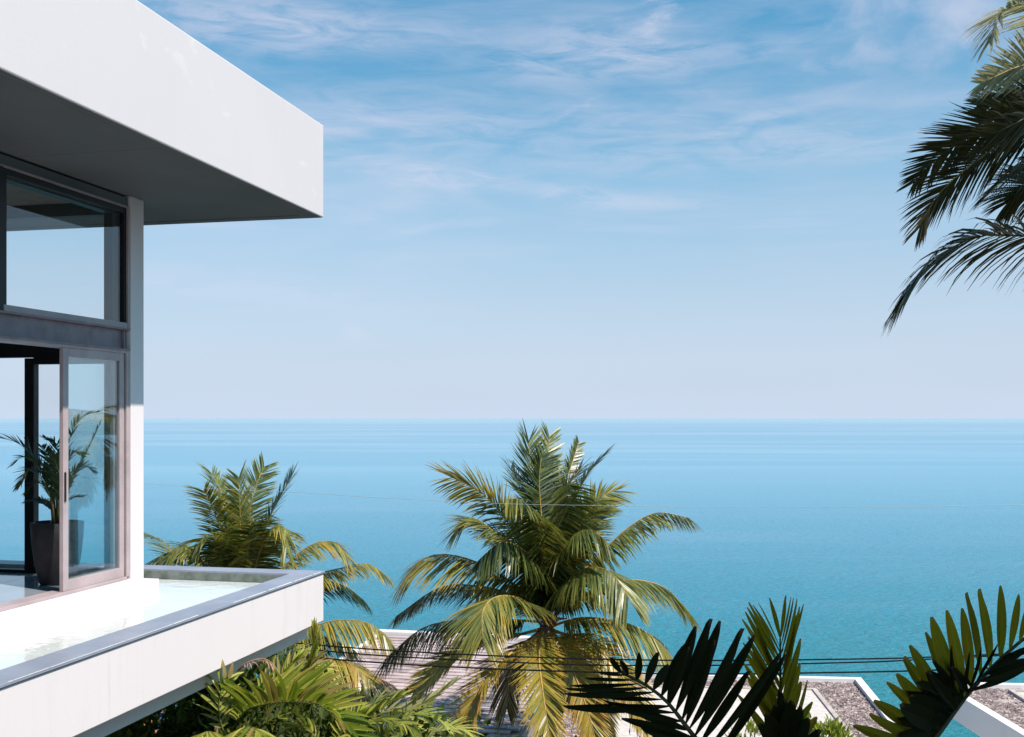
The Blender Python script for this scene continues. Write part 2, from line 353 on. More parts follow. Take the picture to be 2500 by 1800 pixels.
class MB:
    def __init__(s): s.v = []; s.f = []
    def hexa(s, pts):
        b = len(s.v); s.v += list(pts); s.f += [tuple(b + i for i in f) for f in BOXF]; return s
    def uvbox(s, u0, u1, v0, v1, z0, z1):
        return s.hexa([L(u0, v0, z0), L(u0, v1, z0), L(u1, v1, z0), L(u1, v0, z0), L(u0, v0, z1), L(u0, v1, z1), L(u1, v1, z1), L(u1, v0, z1)][:])
    def box(s, x0, x1, y0, y1, z0, z1):
        return s.hexa([Vector(p) for p in ((x0, y0, z0), (x1, y0, z0), (x1, y1, z0), (x0, y1, z0), (x0, y0, z1), (x1, y0, z1), (x1, y1, z1), (x0, y1, z1))])
    def prism(s, poly, z0, z1):
        b = len(s.v); n = len(poly)
        s.v += [Vector((p[0], p[1], z0)) for p in poly] + [Vector((p[0], p[1], z1)) for p in poly]
        s.f += [tuple(b + i for i in reversed(range(n))), tuple(b + n + i for i in range(n))]
        s.f += [(b + i, b + (i + 1) % n, b + n + (i + 1) % n, b + n + i) for i in range(n)]
        return s
    def tube(s, pts, rads, n=8):
        b = len(s.v); m = len(pts)
        for i, p in enumerate(pts):
            d = (pts[min(i + 1, m - 1)] - pts[max(i - 1, 0)]).normalized()
            a = d.cross(Vector((0.13, 0.21, 1))) if abs(d.z) < 0.95 else d.cross(Vector((1, 0.1, 0)))
            a.normalize(); c = d.cross(a)
            for k in range(n):
                th = 2 * math.pi * k / n
                s.v.append(p + (a * math.cos(th) + c * math.sin(th)) * rads[i])
        for i in range(m - 1):
            for k in range(n):
                s.f.append((b + i * n + k, b + i * n + (k + 1) % n, b + (i + 1) * n + (k + 1) % n, b + (i + 1) * n + k))
        s.f += [tuple(b + k for k in reversed(range(n))), tuple(b + (m - 1) * n + k for k in range(n))]
        return s
    def build(s, name, mat, parent=None, smooth=False, bevel=0):
        o = meshobj(name, s.v, s.f, mat, parent, smooth)
        if bevel:
            md = o.modifiers.new('edge', 'BEVEL'); md.width = bevel; md.segments = 2; md.limit_method = 'ANGLE'
        return o
def spline(cps, n):
    """Catmull-Rom through control points, n samples"""
    P = [cps[0] * 2 - cps[1]] + list(cps) + [cps[-1] * 2 - cps[-2]]
    out = []; m = len(cps) - 1
    for i in range(n):
        x = i / (n - 1) * m; k = min(int(x), m - 1); f = x - k
        a, b, c, d = P[k], P[k + 1], P[k + 2], P[k + 3]
        out.append(0.5 * ((2 * b) + (c - a) * f + (2 * a - 5 * b + 4 * c - d) * f * f + (3 * b - a - 3 * c + d) * f ** 3))
    # even spacing
    ls = [0]
    for i in range(1, n): ls.append(ls[-1] + (out[i] - out[i - 1]).length)
    res = []; j = 0
    for i in range(n):
        t_ = ls[-1] * i / (n - 1)
        while j < n - 2 and ls[j + 1] < t_: j += 1
        sg = max(ls[j + 1] - ls[j], 1e-6); res.append(out[j].lerp(out[j + 1], (t_ - ls[j]) / sg))
    return res, ls[-1]
UP = Vector((0, 0, 1))
def frame_at(pts, i, azi, roll):
    m = len(pts); T = (pts[min(i + 1, m - 1)] - pts[max(i - 1, 0)]).normalized()
    S = Vector((-azi.y, azi.x, 0)); S = (S - T * S.dot(T)).normalized()
    N = T.cross(S)
    if roll:
        q = Matrix.Rotation(roll, 3, T); S = q @ S; N = q @ N
    return T, S, N
def frond(parent, cps, Lf=0.9, n=75, wid=0.045, droop=0.5, age=0.3, roll=0.0, start=0.16, mat=None, rmat=None, rr=0.03, ang=(62, 22), ragged=0.12, rise=0.15, hang0=0.3, grav=0.5, name='frond', segs=4, agejit=0.12, tipage=0.2, label=None, face=0.0, tiptaper=1.9):
    """a feather leaf: blade strips both sides of the midrib, joined; the midrib is a sub-part"""
    rnd = random.Random(hash((round(cps[0].x, 3), round(cps[-1].x, 3), round(cps[-1].z, 3))) & 0xffff)
    pts, length = spline(cps, n + 1)
    h = cps[-1] - cps[0]; azi = Vector((h.x, h.y, 0))
    azi = azi.normalized() if azi.length > 0.05 else Vector((1, 0, 0))
    if face: azi = (azi + Vector((0, -face, 0))).normalized()
    V = []; Fc = []; A = []
    tw = rnd.uniform(-0.35, 0.35)
    clump = [rnd.uniform(-1, 1) for _ in range(n // 5 + 2)]
    for i in range(int(n * start), n + 1):
        tt = i / n; x = (tt - start) / (1 - start)
        T, S, N = frame_at(pts, i, azi, roll + tw * tt)
        prof = min(1.0, 0.45 + x * 2.4) * (1 - max(0, x - 0.55) ** 1.5 * tiptaper)
        for side in (-1, 1):
            if rnd.random() < 0.03: continue
            ll = Lf * max(prof, 0.22) * rnd.uniform(1 - ragged, 1 + ragged * 0.5)
            if rnd.random() < 0.05: ll *= 0.6
            a = R(ang[0] + (ang[1] - ang[0]) * x + rnd.gauss(0, 4) + clump[i // 5] * 5)
            d = (S * side * math.sin(a) + T * math.cos(a) + N * (rise + rnd.gauss(0, 0.06)) - UP * droop * hang0).normalized()
            p = pts[i] + T * rnd.uniform(-0.4, 0.4) * length / n
            b = len(V); wd = wid * rnd.uniform(0.8, 1.15); dr = droop * rnd.uniform(0.7, 1.35)
            nb = (N + UP * 0.3 + S * side * rnd.gauss(0, 0.3)).normalized()
            ag = age + rnd.gauss(0, agejit)
            for k in range(segs + 1):
                f = k / segs
                wv = d.cross(nb); wv = wv.normalized() if wv.length > 1e-3 else S
                ww = wd * (0.55, 1.0, 0.92, 0.62, 0.06)[k] if segs == 4 else wd * (0.6, 1.0, 0.8, 0.06)[k]
                V += [p - wv * ww * 0.5, p + wv * ww * 0.5]
                av = min(1, max(0, ag + tipage * max(0, f - 0.6) * 2 + x * 0.08)); A += [av, av]
                if k:
                    q = b + 2 * k; Fc.append((q - 2, q - 1, q + 1, q))
                p = p + d * ll / segs
                d = (d - UP * dr * (0.35 + f) * ll ** 0.5 * grav).normalized()
    o = meshobj(name, V, Fc, mat or M_leaf, parent, False, A)
    rp = pts[::max(1, n // 14)]; m = len(rp)
    MB().tube(rp, [rr * (1 - 0.86 * i / (m - 1)) for i in range(m)], 6).build('rachis', rmat or M_rachis, parent=None, smooth=True)
    ra = COL.objects[-1]; ra.parent = o; ra.matrix_parent_inverse = Matrix.Identity(4)
    # frond vertices are in world space with a parent offset: mirror it
    if label: o['label'] = label
    return o

def blade_mesh(name, wprof, segs=8, fold=0.18, curve=0.06, mat=None, ragged=False, seed=0):
    """unit leaflet along +Y, width along X (unit), normal Z: two halves folded along a midrib"""
    V = []; Fc = []
    for k in range(segs + 1):
        f = k / segs
        x = f * (len(wprof) - 1); i = min(int(x), len(wprof) - 2); ww = wprof[i] + (wprof[i + 1] - wprof[i]) * (x - i)
        z = -curve * f * f; jag = 0.0
        yl = f; yr = f
        if ragged and k == segs: yl -= 0.05; yr += 0.012; ww = max(ww, 0.42)
        if ragged and k == segs - 1: ww *= 0.93
        V += [(-ww / 2, yl, z + fold * ww / 2), (0, f, z), (ww / 2, yr, z + fold * ww / 2)]
        if k:
            b = 3 * k; Fc += [(b - 3, b - 2, b + 1, b), (b - 2, b - 1, b + 2, b + 1)]
    me = bpy.data.meshes.new(name); me.from_pydata(V, [], Fc); me.materials.append(mat)
    return me
def place_blade(me, base, tip, wid, parent, facing, roll=0.0, bend=1.0):
    d = tip - base; ln = d.length; Y = d / ln
    Z = (facing - Y * facing.dot(Y)).normalized(); X = Y.cross(Z)
    if roll: q = Matrix.Rotation(roll, 3, Y); X = q @ X; Z = q @ Z
    m = Matrix(((X.x * wid, Y.x * ln, Z.x * ln * bend * 0.6, base.x), (X.y * wid, Y.y * ln, Z.y * ln * bend * 0.6, base.y), (X.z * wid, Y.z * ln, Z.z * ln * bend * 0.6, base.z), (0, 0, 0, 1)))
    o = bpy.data.objects.new('leaflet', me); COL.objects.link(o)
    o.parent = parent; o.matrix_parent_inverse = Matrix.Identity(4)
    o.matrix_basis = m
    return o
def sub(o, parent):
    """make o (built in world space) a sub-part of a part that is itself built in world space"""
    o.parent = parent; o.matrix_parent_inverse = Matrix.Identity(4); return o
def leaf_frond(parent, cps, n, Lf, wid, meshes, rmat, rr, ang=(60, 25), start=0.15, rise=0.25, droop=0.25, roll=0.0, seed=1, label=None, name='frond'):
    """a feather leaf whose leaflets are separate objects: frond (the midrib) > leaflet"""
    rnd = random.Random(seed); pts, length = spline(cps, n + 1)
    h = cps[-1] - cps[0]; azi = Vector((h.x, h.y, 0)); azi = azi.normalized() if azi.length > 0.05 else Vector((1, 0, 0))
    m = len(pts)
    fr = MB().tube(pts, [rr * (1 - 0.85 * i / (m - 1)) for i in range(m)], 6).build(name, rmat, parent, True)
    if label: fr['label'] = label
    for i in range(max(1, int(n * start)), n + 1):
        x = (i / n - start) / (1 - start)
        T, S, N = frame_at(pts, i, azi, roll)
        prof = min(1.0, 0.6 + x * 1.8) * (1 - max(0, x - 0.5) * 0.9)
        for side in (-1, 1):
            a = R(ang[0] + (ang[1] - ang[0]) * x + rnd.gauss(0, 4))
            d = (S * side * math.sin(a) + T * math.cos(a) + N * (rise + rnd.gauss(0, 0.08)) - UP * droop * rnd.uniform(0.6, 1.4)).normalized()
            ll = Lf * prof * rnd.uniform(0.85, 1.05)
            place_blade(rnd.choice(meshes), pts[i], pts[i] + d * ll, wid * rnd.uniform(0.85, 1.1), fr, (N + S * side * -0.5).normalized() * 0.55 + Vector((0.35, -0.8, 0.45)), rnd.gauss(0, 0.25))
    return fr

# ------------------------------------------------------------------ ground and sea
def gz(x, y):
    s = 16.6 if y < 2 else 16.6 - (y - 2) * 0.37
    if y > 46: s = 0.32 - (y - 46) * 0.16
    s += 0.5 * noise.noise(Vector((x * 0.12, y * 0.12, 3.3))) + 0.15 * noise.noise(Vector((x * 0.6, y * 0.6, 1)))
    return max(s, -6)
xs = [-90 + i * 2.2 for i in range(83)]; ys = [-30 + j * 1.5 for j in range(74)]
V = [Vector((x, y, gz(x, y))) for y in ys for x in xs]
nx = len(xs); Fc = [(j * nx + i, j * nx + i + 1, (j + 1) * nx + i + 1, (j + 1) * nx + i) for j in range(len(ys) - 1) for i in range(nx - 1)]
tag(meshobj('ground', V, Fc, M_ground, None, True), kind='structure')
BIG = 90000.0
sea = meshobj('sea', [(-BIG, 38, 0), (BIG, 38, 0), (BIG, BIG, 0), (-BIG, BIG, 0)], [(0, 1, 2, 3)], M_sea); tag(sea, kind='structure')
# a headland far round to the right, out of the picture but mirrored in the door glass
hv = []; hf = []; HN, HM = 40, 12
for j in range(HM + 1):
    for i in range(HN + 1):
        a = R(43 + 40 * i / HN); r_ = 1500 + 900 * j / HM
        e = math.sin(math.pi * i / HN) ** 0.7 * math.sin(math.pi * min(1, j / HM * 1.0)) * 120
        e *= 0.75 + 0.5 * noise.noise(Vector((i * 0.23, j * 0.3, 5)))
        hv.append(Vector((math.sin(a) * r_, math.cos(a) * r_, e - 3)))
hf = [(j * (HN + 1) + i, j * (HN + 1) + i + 1, (j + 1) * (HN + 1) + i + 1, (j + 1) * (HN + 1) + i) for j in range(HM) for i in range(HN)]
tag(meshobj('hills', hv, hf, M_hill, None, True), kind='structure')

# ------------------------------------------------------------------ the villa on the left
villa = thing('villa', L(-5, 4, -6.5), 'white villa at the left with jutting flat roof and pool round its glass room', 'house')
MB().uvbox(-15, 0, 0, 10, 2.496, 3.642).build('roof', M_fascia, villa, bevel=0.012)
# soffit with a shadow groove along its far edge
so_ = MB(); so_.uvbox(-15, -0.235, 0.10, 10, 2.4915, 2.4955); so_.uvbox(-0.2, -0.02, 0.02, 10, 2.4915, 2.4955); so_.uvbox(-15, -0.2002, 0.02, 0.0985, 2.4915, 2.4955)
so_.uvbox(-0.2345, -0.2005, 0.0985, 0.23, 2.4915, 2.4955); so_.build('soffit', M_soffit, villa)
MB().uvbox(-0.2345, -0.2005, 0.2305, 10, 2.4935, 2.4955).build('shadow_groove', M_dark, villa)
for uj in (-3.6, -7.2):
    MB().uvbox(uj - 0.0015, uj + 0.0015, 0.0986, 10, 2.4909, 2.4914).build('panel_joint', M_dark, villa)
CU0, CU1 = -1.726, -1.466
MB().uvbox(CU0, CU1, 1.585, 1.905, -1.861, 2.491).build('column', M_column, villa, bevel=0.006)
# steel beam (an I section) over the doors
bm_ = MB(); bm_.uvbox(-9, CU0 - 0.002, 1.64, 1.68, 0.772, 0.985); bm_.uvbox(-9, CU0 - 0.002, 1.59, 1.73, 0.985, 1.005); bm_.uvbox(-9, CU0 - 0.002, 1.59, 1.73, 0.752, 0.772)
bm_.uvbox(CU0 - 0.11, CU0 - 0.10, 1.60, 1.6395, 0.7725, 0.9845)
bm_.build('beam', M_beam, villa, bevel=0.002)
MB().uvbox(-9, CU0 - 0.002, 1.625, 1.80, 2.375, 2.4695).build('lintel', M_soffit, villa)
MB().uvbox(-9, CU0 - 0.002, 1.615, 1.70, 2.352, 2.3745).build('trim', M_frame, villa)
def window_unit(u0, u1, z0, z1, v0, v1, fr, name='window', glass=M_glass, fm=M_frame, gv=None, bot=None, parent=villa):
    b = bot or fr
    f = MB(); f.uvbox(u0, u0 + fr, v0, v1, z0, z1); f.uvbox(u1 - fr, u1, v0, v1, z0, z1)
    f.uvbox(u0 + fr, u1 - fr, v0, v1, z0, z0 + b); f.uvbox(u0 + fr, u1 - fr, v0, v1, z1 - fr, z1)
    o = f.build(name, fm, parent, bevel=0.003)
    vm = (v0 + v1) / 2
    g = MB().uvbox(u0 + fr - 0.005, u1 - fr + 0.005, vm - 0.005, vm + 0.005, z0 + b - 0.005, z1 - fr + 0.005).build('pane', glass, o)
    sub(g, o); return o
# clerestory: a lit frame in front and a deep black reveal behind
window_unit(-3.80, CU0 - 0.004, 1.0052, 2.3518, 1.625, 1.69, 0.062, glass=M_glassup, fm=M_frameblack)
MB().uvbox(-3.80, CU0 - 0.036, 1.605, 1.6245, 1.0052, 1.066).build('sill', M_frame, villa, bevel=0.003)
MB().uvbox(CU0 - 0.034, CU0 - 0.004, 1.600, 1.6245, 1.0052, 2.3518).build('trim', M_frame, villa, bevel=0.003)
rv = MB(); rv.uvbox(CU0 - 0.19, CU0 - 0.07, 1.692, 1.80, 1.006, 2.37); rv.uvbox(-3.80, CU0 - 0.19, 1.692, 1.80, 2.27, 2.37); rv.build('reveal', M_frameblack, villa)
MB().uvbox(-4.25, -3.802, 1.61, 1.80, 1.0052, 2.3518).build('mullion', M_frameblack, villa)
window_unit(-7.0, -4.252, 1.0052, 2.3518, 1.625, 1.69, 0.062, glass=M_glassup)
# sliding doors
MB().uvbox(CU0 - 0.062, CU0 - 0.002, 1.60, 1.74, -1.7698, 0.7518).build('door_jamb', M_frame, villa, bevel=0.004)
window_unit(-2.90, -1.815, -1.765, 0.722, 1.615, 1.66, 0.085, 'sliding_door', glass=M_glass, bot=0.11)
hd = MB().uvbox(-2.885, -2.865, 1.603, 1.6148, -0.85, -0.55).build('door_handle', M_frameblack, villa); sub(hd, bpy.data.objects['sliding_door'])
window_unit(-2.81, -1.84, -1.765, 0.722, 1.675, 1.72, 0.085, 'sliding_door', glass=M_glassclear, fm=M_frame, bot=0.11)
window_unit(-2.73, -1.86, -1.765, 0.722, 1.735, 1.78, 0.085, 'sliding_door', glass=M_glassclear, fm=M_frameblack, bot=0.11)
MB().uvbox(-9, CU0 - 0.064, 1.605, 1.79, 0.7225, 0.7518).build('door_head', M_frame, villa)
MB().uvbox(-9, CU0 - 0.064, 1.59, 1.79, -1.80, -1.7655).build('door_track', M_frame, villa, bevel=0.004)
# sea side glass wall
SU = -1.62
sea_side = MB(); sea_side.uvbox(SU - 0.09, SU, 2.84, 2.96, -1.779, 0.69); sea_side.build('mullion', M_frameblack, villa)
MB().uvbox(SU - 0.12, SU, 1.907, 9, 0.70, 1.0).build('sea_side_beam', M_frameblack, villa)
MB().uvbox(SU - 0.10, SU, 1.907, 2.838, 0.62, 0.698).build('sea_side_beam', M_frameblack, villa)
MB().uvbox(SU - 0.10, SU, 1.907, 9, 2.30, 2.469).build('sea_side_beam', M_frameblack, villa)
MB().uvbox(SU - 0.09, SU, 1.907, 2.838, -1.779, -1.70).build('sill', M_frameblack, villa)
MB().uvbox(SU - 0.055, SU - 0.045, 1.907, 2.838, -1.70, 0.62).build('pane', M_glassclear, villa)
MB().uvbox(SU - 0.055, SU - 0.045, 1.907, 9, 1.0, 2.30).build('pane', M_glassclear, villa)
MB().uvbox(SU - 0.09, SU, 2.962, 9, -1.779, -1.745).build('door_track', M_frameblack, villa)
# room shell
MB().uvbox(-9.2, -9.0, 1.8, 9, -1.78, 2.47).build('back_wall', M_room, villa)
MB().uvbox(-9.2, SU - 0.1, 9.0, 9.2, -1.78, 2.47).build('back_wall', M_room, villa)
MB().uvbox(-9.0, SU - 0.13, 1.81, 9, 2.44, 2.4695).build('ceiling', M_ceiling, villa)
# floor tiles
tl = None
for i in range(8):
    for j in range(5):
        u1 = SU + 0.0 - 0.92 * i; v0 = 1.79 + 0.92 * j
        if tl is None:
            me = bpy.data.meshes.new('floor_tile')
            s_ = 0.457; z_ = 0.02
            c_ = MB().box(-s_, s_, -s_, s_, -z_, 0)
            me.from_pydata([tuple(v) for v in c_.v], [], c_.f); me.materials.append(M_floor); tl = me
        o = bpy.data.objects.new('floor_tile', tl); o.location = L(u1 - 0.46, v0 + 0.46, -1.78) ; o.rotation_euler = (0, 0, ZANG); link(o, villa)
MB().uvbox(-9.2, SU, 1.79, 9, -1.83, -1.801).build('room_slab', M_under, villa)
# plinth and upstand
MB().uvbox(-14, -1.265, 1.51, 9.5, -2.30, -1.861).build('plinth', M_wall, villa, bevel=0.006)
MB().uvbox(-14, CU0 - 0.002, 1.572, 1.789, -1.8608, -1.8002).build('upstand', M_wall, villa, bevel=0.004)
# pool basin
MB().uvbox(-15, 0, 0, 0.25, -2.516, -1.925).build('pool_wall', M_wall, villa, bevel=0.008)
MB().uvbox(-0.25, 0, 0.2505, 9.6, -2.516, -1.925).build('pool_wall', M_wall, villa, bevel=0.008)
MB().uvbox(-15, -0.2505, 0.2505, 9.6, -2.50, -2.03).build('pool_floor', M_poolfloor, villa)
MB().uvbox(-0.262, -0.2505, 0.2505, 9.6, -2.029, -1.926).build('wet_edge', M_wet, villa)
MB().uvbox(-15, -0.2625, 0.2505, 0.262, -2.029, -1.926).build('wet_edge', M_wet, villa)
MB().uvbox(-14, -0.16, 0.15, 9.4, -2.71, -2.517).build('underslab', M_under, villa, bevel=0.006)
# coping pieces
def coping(u0, u1, v0, v1): MB().uvbox(u0, u1, v0, v1, -1.922, -1.898).build('coping', M_coping, villa, bevel=0.003)
uu = [-0.3125, -2.45, -4.60, -6.9, -9.2, -12]
for a, b in zip(uu, uu[1:]): coping(b + 0.003, a, -0.014, 0.31)
coping(-0.31, 0.014, -0.014, 0.90)
vv = [0.903, 3.0, 5.2, 7.4, 9.6]
for a, b in zip(vv, vv[1:]): coping(-0.31, 0.014, a, b - 0.003)
# peeling paint along the outer lip
rp = random.Random(4); ch = MB(); u = -0.1
while u > -9:
    ln = rp.uniform(0.03, 0.5); far_ = u > -3.6
    if rp.random() < 0.85: ch.uvbox(u - ln, u, -0.0155, -0.004 + rp.uniform(-0.002, 0.012 if far_ else 0.001), -1.8975, -1.8960)
    u -= ln + rp.uniform(0.003, 0.07 if far_ else 0.02)
tag(ch.build('peeling_paint', M_chip, villa), kind='stuff')
ln_ = MB().uvbox(-15, 0, -0.0135, -0.0015, -1.9255, -1.9222).build('shadow_line', M_dark, villa)  # dark strip painted as the shadow under the coping lip
# lower storey under the overhang, in deep shade
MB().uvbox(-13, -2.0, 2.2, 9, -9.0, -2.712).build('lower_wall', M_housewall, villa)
pw = meshobj('pool_water', [L(-15, 0.262, -1.995), L(-0.262, 0.262, -1.995), L(-0.262, 9.6, -1.995), L(-15, 9.6, -1.995)], [(0, 1, 2, 3)], M_poolwater)
tag(pw, kind='structure')

# unseen flat roof, added above the viewpoint to shade the near fronds
tro = thing('added_shade_roof', (4.2, -0.5, 24.7), 'unseen flat roof on posts, added above the view to shade the near fronds', 'roof')
MB().box(-1.2, 9.5, -5, 3.25, 24.6, 24.85).build('slab', M_soffit, tro, bevel=0.01)
for px_ in (-1.0, 9.2):
    MB().box(px_ - 0.12, px_ + 0.12, -4.6, -4.36, 17.5, 24.599).build('post', M_column, tro)

# potted palm in the room
pc = L(-2.316, 2.10, -1.78)
pp = thing('potted_palm', pc, 'feathery green palm in a tall dark pot just inside the open sliding door', 'potted plant')
prof = [(0.17, 0), (0.185, 0.02), (0.235, 0.25), (0.262, 0.48), (0.272, 0.66), (0.25, 0.665), (0.24, 0.62), (0.0, 0.62)]
V = []; Fc = []; NS = 28
for r_, z_ in prof:
    for k in range(NS): V.append(pc + Vector((r_ * math.cos(2 * math.pi * k / NS), r_ * math.sin(2 * math.pi * k / NS), z_)))
for i in range(len(prof) - 1):
    for k in range(NS): Fc.append((i * NS + k, i * NS + (k + 1) % NS, (i + 1) * NS + (k + 1) % NS, (i + 1) * NS + k))
Fc.append(tuple(reversed(range(NS))))
meshobj('pot', V, Fc, M_pot, pp, True)
MB().tube([pc + Vector((0, 0, 0.621)), pc + Vector((0, 0, 0.64))], [0.235, 0.225], 20).build('soil', M_soil, pp)
def Q8(cx, cy, dd=0.0): return W(cx / 3.14, 960 + cy / 3.14, pc.y + dd)
pots = [([(430, 1000), (395, 820), (300, 560), (150, 390), (-60, 330)], -0.1, 0.26), ([(425, 1000), (380, 780), (290, 560), (180, 490), (80, 560)], -0.3, 0.15), ([(430, 1000), (400, 800), (320, 640), (220, 590), (135, 720)], 0.1, 0.16),
        ([(432, 1000), (430, 800), (400, 580), (340, 430), (300, 400)], 0.3, 0.15), ([(436, 1000), (450, 760), (480, 560), (560, 450), (640, 470)], -0.2, 0.17), ([(438, 1000), (470, 700), (530, 360), (620, 190), (750, 140)], -0.1, 0.16),
        ([(440, 1000), (520, 760), (610, 560), (690, 400), (760, 250)], 0.2, 0.16), ([(430, 1000), (400, 900), (320, 830), (210, 830)], 0.0, 0.13), ([(440, 1000), (480, 880), (550, 810), (630, 790)], 0.2, 0.13),
        ([(436, 1000), (440, 760), (420, 560), (440, 400), (345, 340)], 0.25, 0.15), ([(440, 1000), (480, 800), (540, 640), (640, 560), (720, 600)], 0.35, 0.16), ([(428, 1000), (400, 840), (350, 720), (270, 690), (200, 760)], -0.25, 0.14), ([(436, 1000), (430, 820), (390, 640), (330, 540), (240, 520)], 0.35, 0.15), ([(436, 1000), (450, 860), (470, 700), (430, 540), (400, 470)], -0.3, 0.15)]
for k, (cp, dd, lf) in enumerate(pots):
    m = len(cp) - 1
    frond(pp, [Q8(x, y, dd * i / m) for i, (x, y) in enumerate(cp)], lf * 1.15, 44, 0.021, 0.45, 0.2 + 0.1 * (k % 4), 0, 0.36, M_indoor, M_rachisg, 0.008, (55, 25), segs=3)
for k in range(7):
    a = k * 0.9; r0 = 0.03 + 0.012 * (k % 3)
    MB().tube([pc + Vector((r0 * math.cos(a), r0 * math.sin(a), 0.62)), pc + Vector((r0 * 1.6 * math.cos(a), r0 * 1.6 * math.sin(a), 0.95))], [0.014, 0.009], 6).build('stem', M_stem, pp, True)
fm = MB().uvbox(-2.78, -2.62, 2.62, 2.86, -1.779, -1.765).build('floor_plate', M_frameblack)
tag(fm, 'small thin dark square plate lying on the glossy floor inside the open doorway', 'plate')

# ------------------------------------------------------------------ house with the low tiled roof, behind the palms
ZR = 14.39
hA = onz(930, 1552, ZR)                            # back left corner
EX = Vector((0.9985, -0.045, 0)).normalized()
EX = -D2                                            # to the right
EY = -D1                                            # towards the camera
tiled = thing('tiled_house', (hA + EX * 5 + EY * 5) * 1.0 - Vector((0, 0, 8)), 'low house with a pinkish grey tiled roof and white back parapet below the middle palm', 'house')
def T_(a, b, dz=0.0): return hA + EX * a + EY * b + Vector((0, 0, dz - 0.028 * b))
tw_, td_ = 0.36, 0.36
NC, NRW = 19, 30
tm = bpy.data.meshes.new('roof_tile')
c_ = MB(); hw = tw_ * 0.5 - 0.008
c_.hexa([Vector(p) for p in ((-hw, 0, -0.02), (hw, 0, -0.02), (hw, 0.385, -0.02), (-hw, 0.385, -0.02), (-hw, 0, 0.006), (hw, 0, 0.006), (hw, 0.385, 0.042), (-hw, 0.385, 0.042))])
tm.from_pydata([tuple(v) for v in c_.v], [], c_.f); tm.materials.append(M_tile)
rt = random.Random(5); rest = MB(); tiles = []
rotm = Matrix((( EX.x, EY.x, 0), (EX.y, EY.y, 0), (0, 0, -1)))
def shows(p):
    x = 1250 + p.x / p.y * F; y_ = HY + (HC - p.z) / p.y * F
    s = 0
    if 820 < x < 1010 and 1590 < y_ < 1745: s = 10
    elif 1000 < x < 1080 and 1560 < y_ < 1700: s = 6
    elif 1240 < x < 1420 and y_ > 1690: s = 5
    return s - p.y * 0.05
cand = []
for r_ in range(NRW):
    for c in range(NC):
        p = T_(tw_ * (c + 0.5 + (0.5 if r_ % 2 else 0)), 0.05 + td_ * r_)
        cand.append((shows(p), r_, c, p))
cand.sort(key=lambda e: -e[0])
for n_, (s, r_, c, p) in enumerate(cand):
    jx = Matrix.Rotation(rt.gauss(0, 0.012), 3, 'Z'); dz = rt.uniform(-0.006, 0.008)
    bx = EX; by = (EY + Vector((0, 0, -0.028))).normalized(); bz = bx.cross(by); bz = -bz if bz.z < 0 else bz
    m3 = Matrix(((bx.x, by.x, bz.x), (bx.y, by.y, bz.y), (bx.z, by.z, bz.z))) @ jx
    q = p + Vector((0, 0, dz + 0.02))
    if n_ < 300:
        o = bpy.data.objects.new('roof_tile', tm); COL.objects.link(o); o.parent = tiled
        o.matrix_parent_inverse = Matrix.Translation(-tiled.location); o.matrix_basis = Matrix.Translation(q) @ m3.to_4x4()
    else:
        rest.hexa([q + m3 @ v for v in c_.v])
tag(rest.build('roof_tiles', M_tile, tiled), kind='stuff')
RW = tw_ * NC + 0.3; RD = td_ * NRW + 0.3
def slab(mb, a0, a1, b0, b1, z0, z1, tilt=True):
    g = T_ if tilt else (lambda a, b, dz: hA + EX * a + EY * b + Vector((0, 0, dz)))
    return mb.hexa([g(a0, b1, z0), g(a1, b1, z0), g(a1, b0, z0), g(a0, b0, z0), g(a0, b1, z1), g(a1, b1, z1), g(a1, b0, z1), g(a0, b0, z1)])
slab(MB(), 0, RW, 0, RD - 0.25, -0.22, -0.03).build('roof', M_housewall, tiled)
slab(MB(), -0.25, RW + 0.2, -0.30, 0.0, -0.3, 0.17, False).build('parapet', M_paint, tiled, bevel=0.03)
slab(MB(), -0.14, -0.002, 0.003, RD, -0.25, 0.07).build('verge_trim', M_paint, tiled, bevel=0.01)
slab(MB(), 0.3, RW - 0.3, 0.2, RD - 0.8, -9, -0.42, False).build('wall', M_housewall, tiled)
for k in range(1):
    wn = slab(MB(), 2.2 + 3.6 * k, 4.0 + 3.6 * k, RD - 0.80, RD - 0.77, -2.2, -0.9, False).build('window', M_frameblack, tiled)
    for a in (2.2, 3.07, 3.94): sub(slab(MB(), a + 3.6 * k, a + 0.06 + 3.6 * k, RD - 0.768, RD - 0.73, -2.2, -0.9, False).build('window_frame', M_paint, tiled), wn)

# ------------------------------------------------------------------ flat roofed white houses to the right
def gravel(parent, poly, z, n, seed, hole=None):
    rg = random.Random(seed); V = []; Fc = []
    xs = [p.x for p in poly]; ys = [p.y for p in poly]
    def inside(p, pg):
        r = False; j = len(pg) - 1
        for i in range(len(pg)):
            a, b = pg[i], pg[j]
            if (a.y > p.y) != (b.y > p.y) and p.x < (b.x - a.x) * (p.y - a.y) / (b.y - a.y) + a.x: r = not r
            j = i
        return r
    k = 0; tries = 0
    while k < n and tries < n * 6:
        tries += 1
        p = Vector((rg.uniform(min(xs), max(xs)), rg.uniform(min(ys), max(ys)), z))
        if not inside(p, poly) or (hole and inside(p, hole)): continue
        s = rg.uniform(0.022, 0.05); b = len(V); a = rg.uniform(0, 3)
        for q in range(4): V.append(p + Vector((math.cos(a + q * 1.571) * s * rg.uniform(0.7, 1.2), math.sin(a + q * 1.571) * s * rg.uniform(0.7, 1.2), s * rg.uniform(0.0, 0.3))))
        V.append(p + Vector((0, 0, s * rg.uniform(0.6, 1.0))))
        Fc += [(b, b + 1, b + 4), (b + 1, b + 2, b + 4), (b + 2, b + 3, b + 4), (b + 3, b, b + 4)]; k += 1
    o = meshobj('gravel', V, Fc, M_gravel, parent); tag(o, kind='stuff'); return o
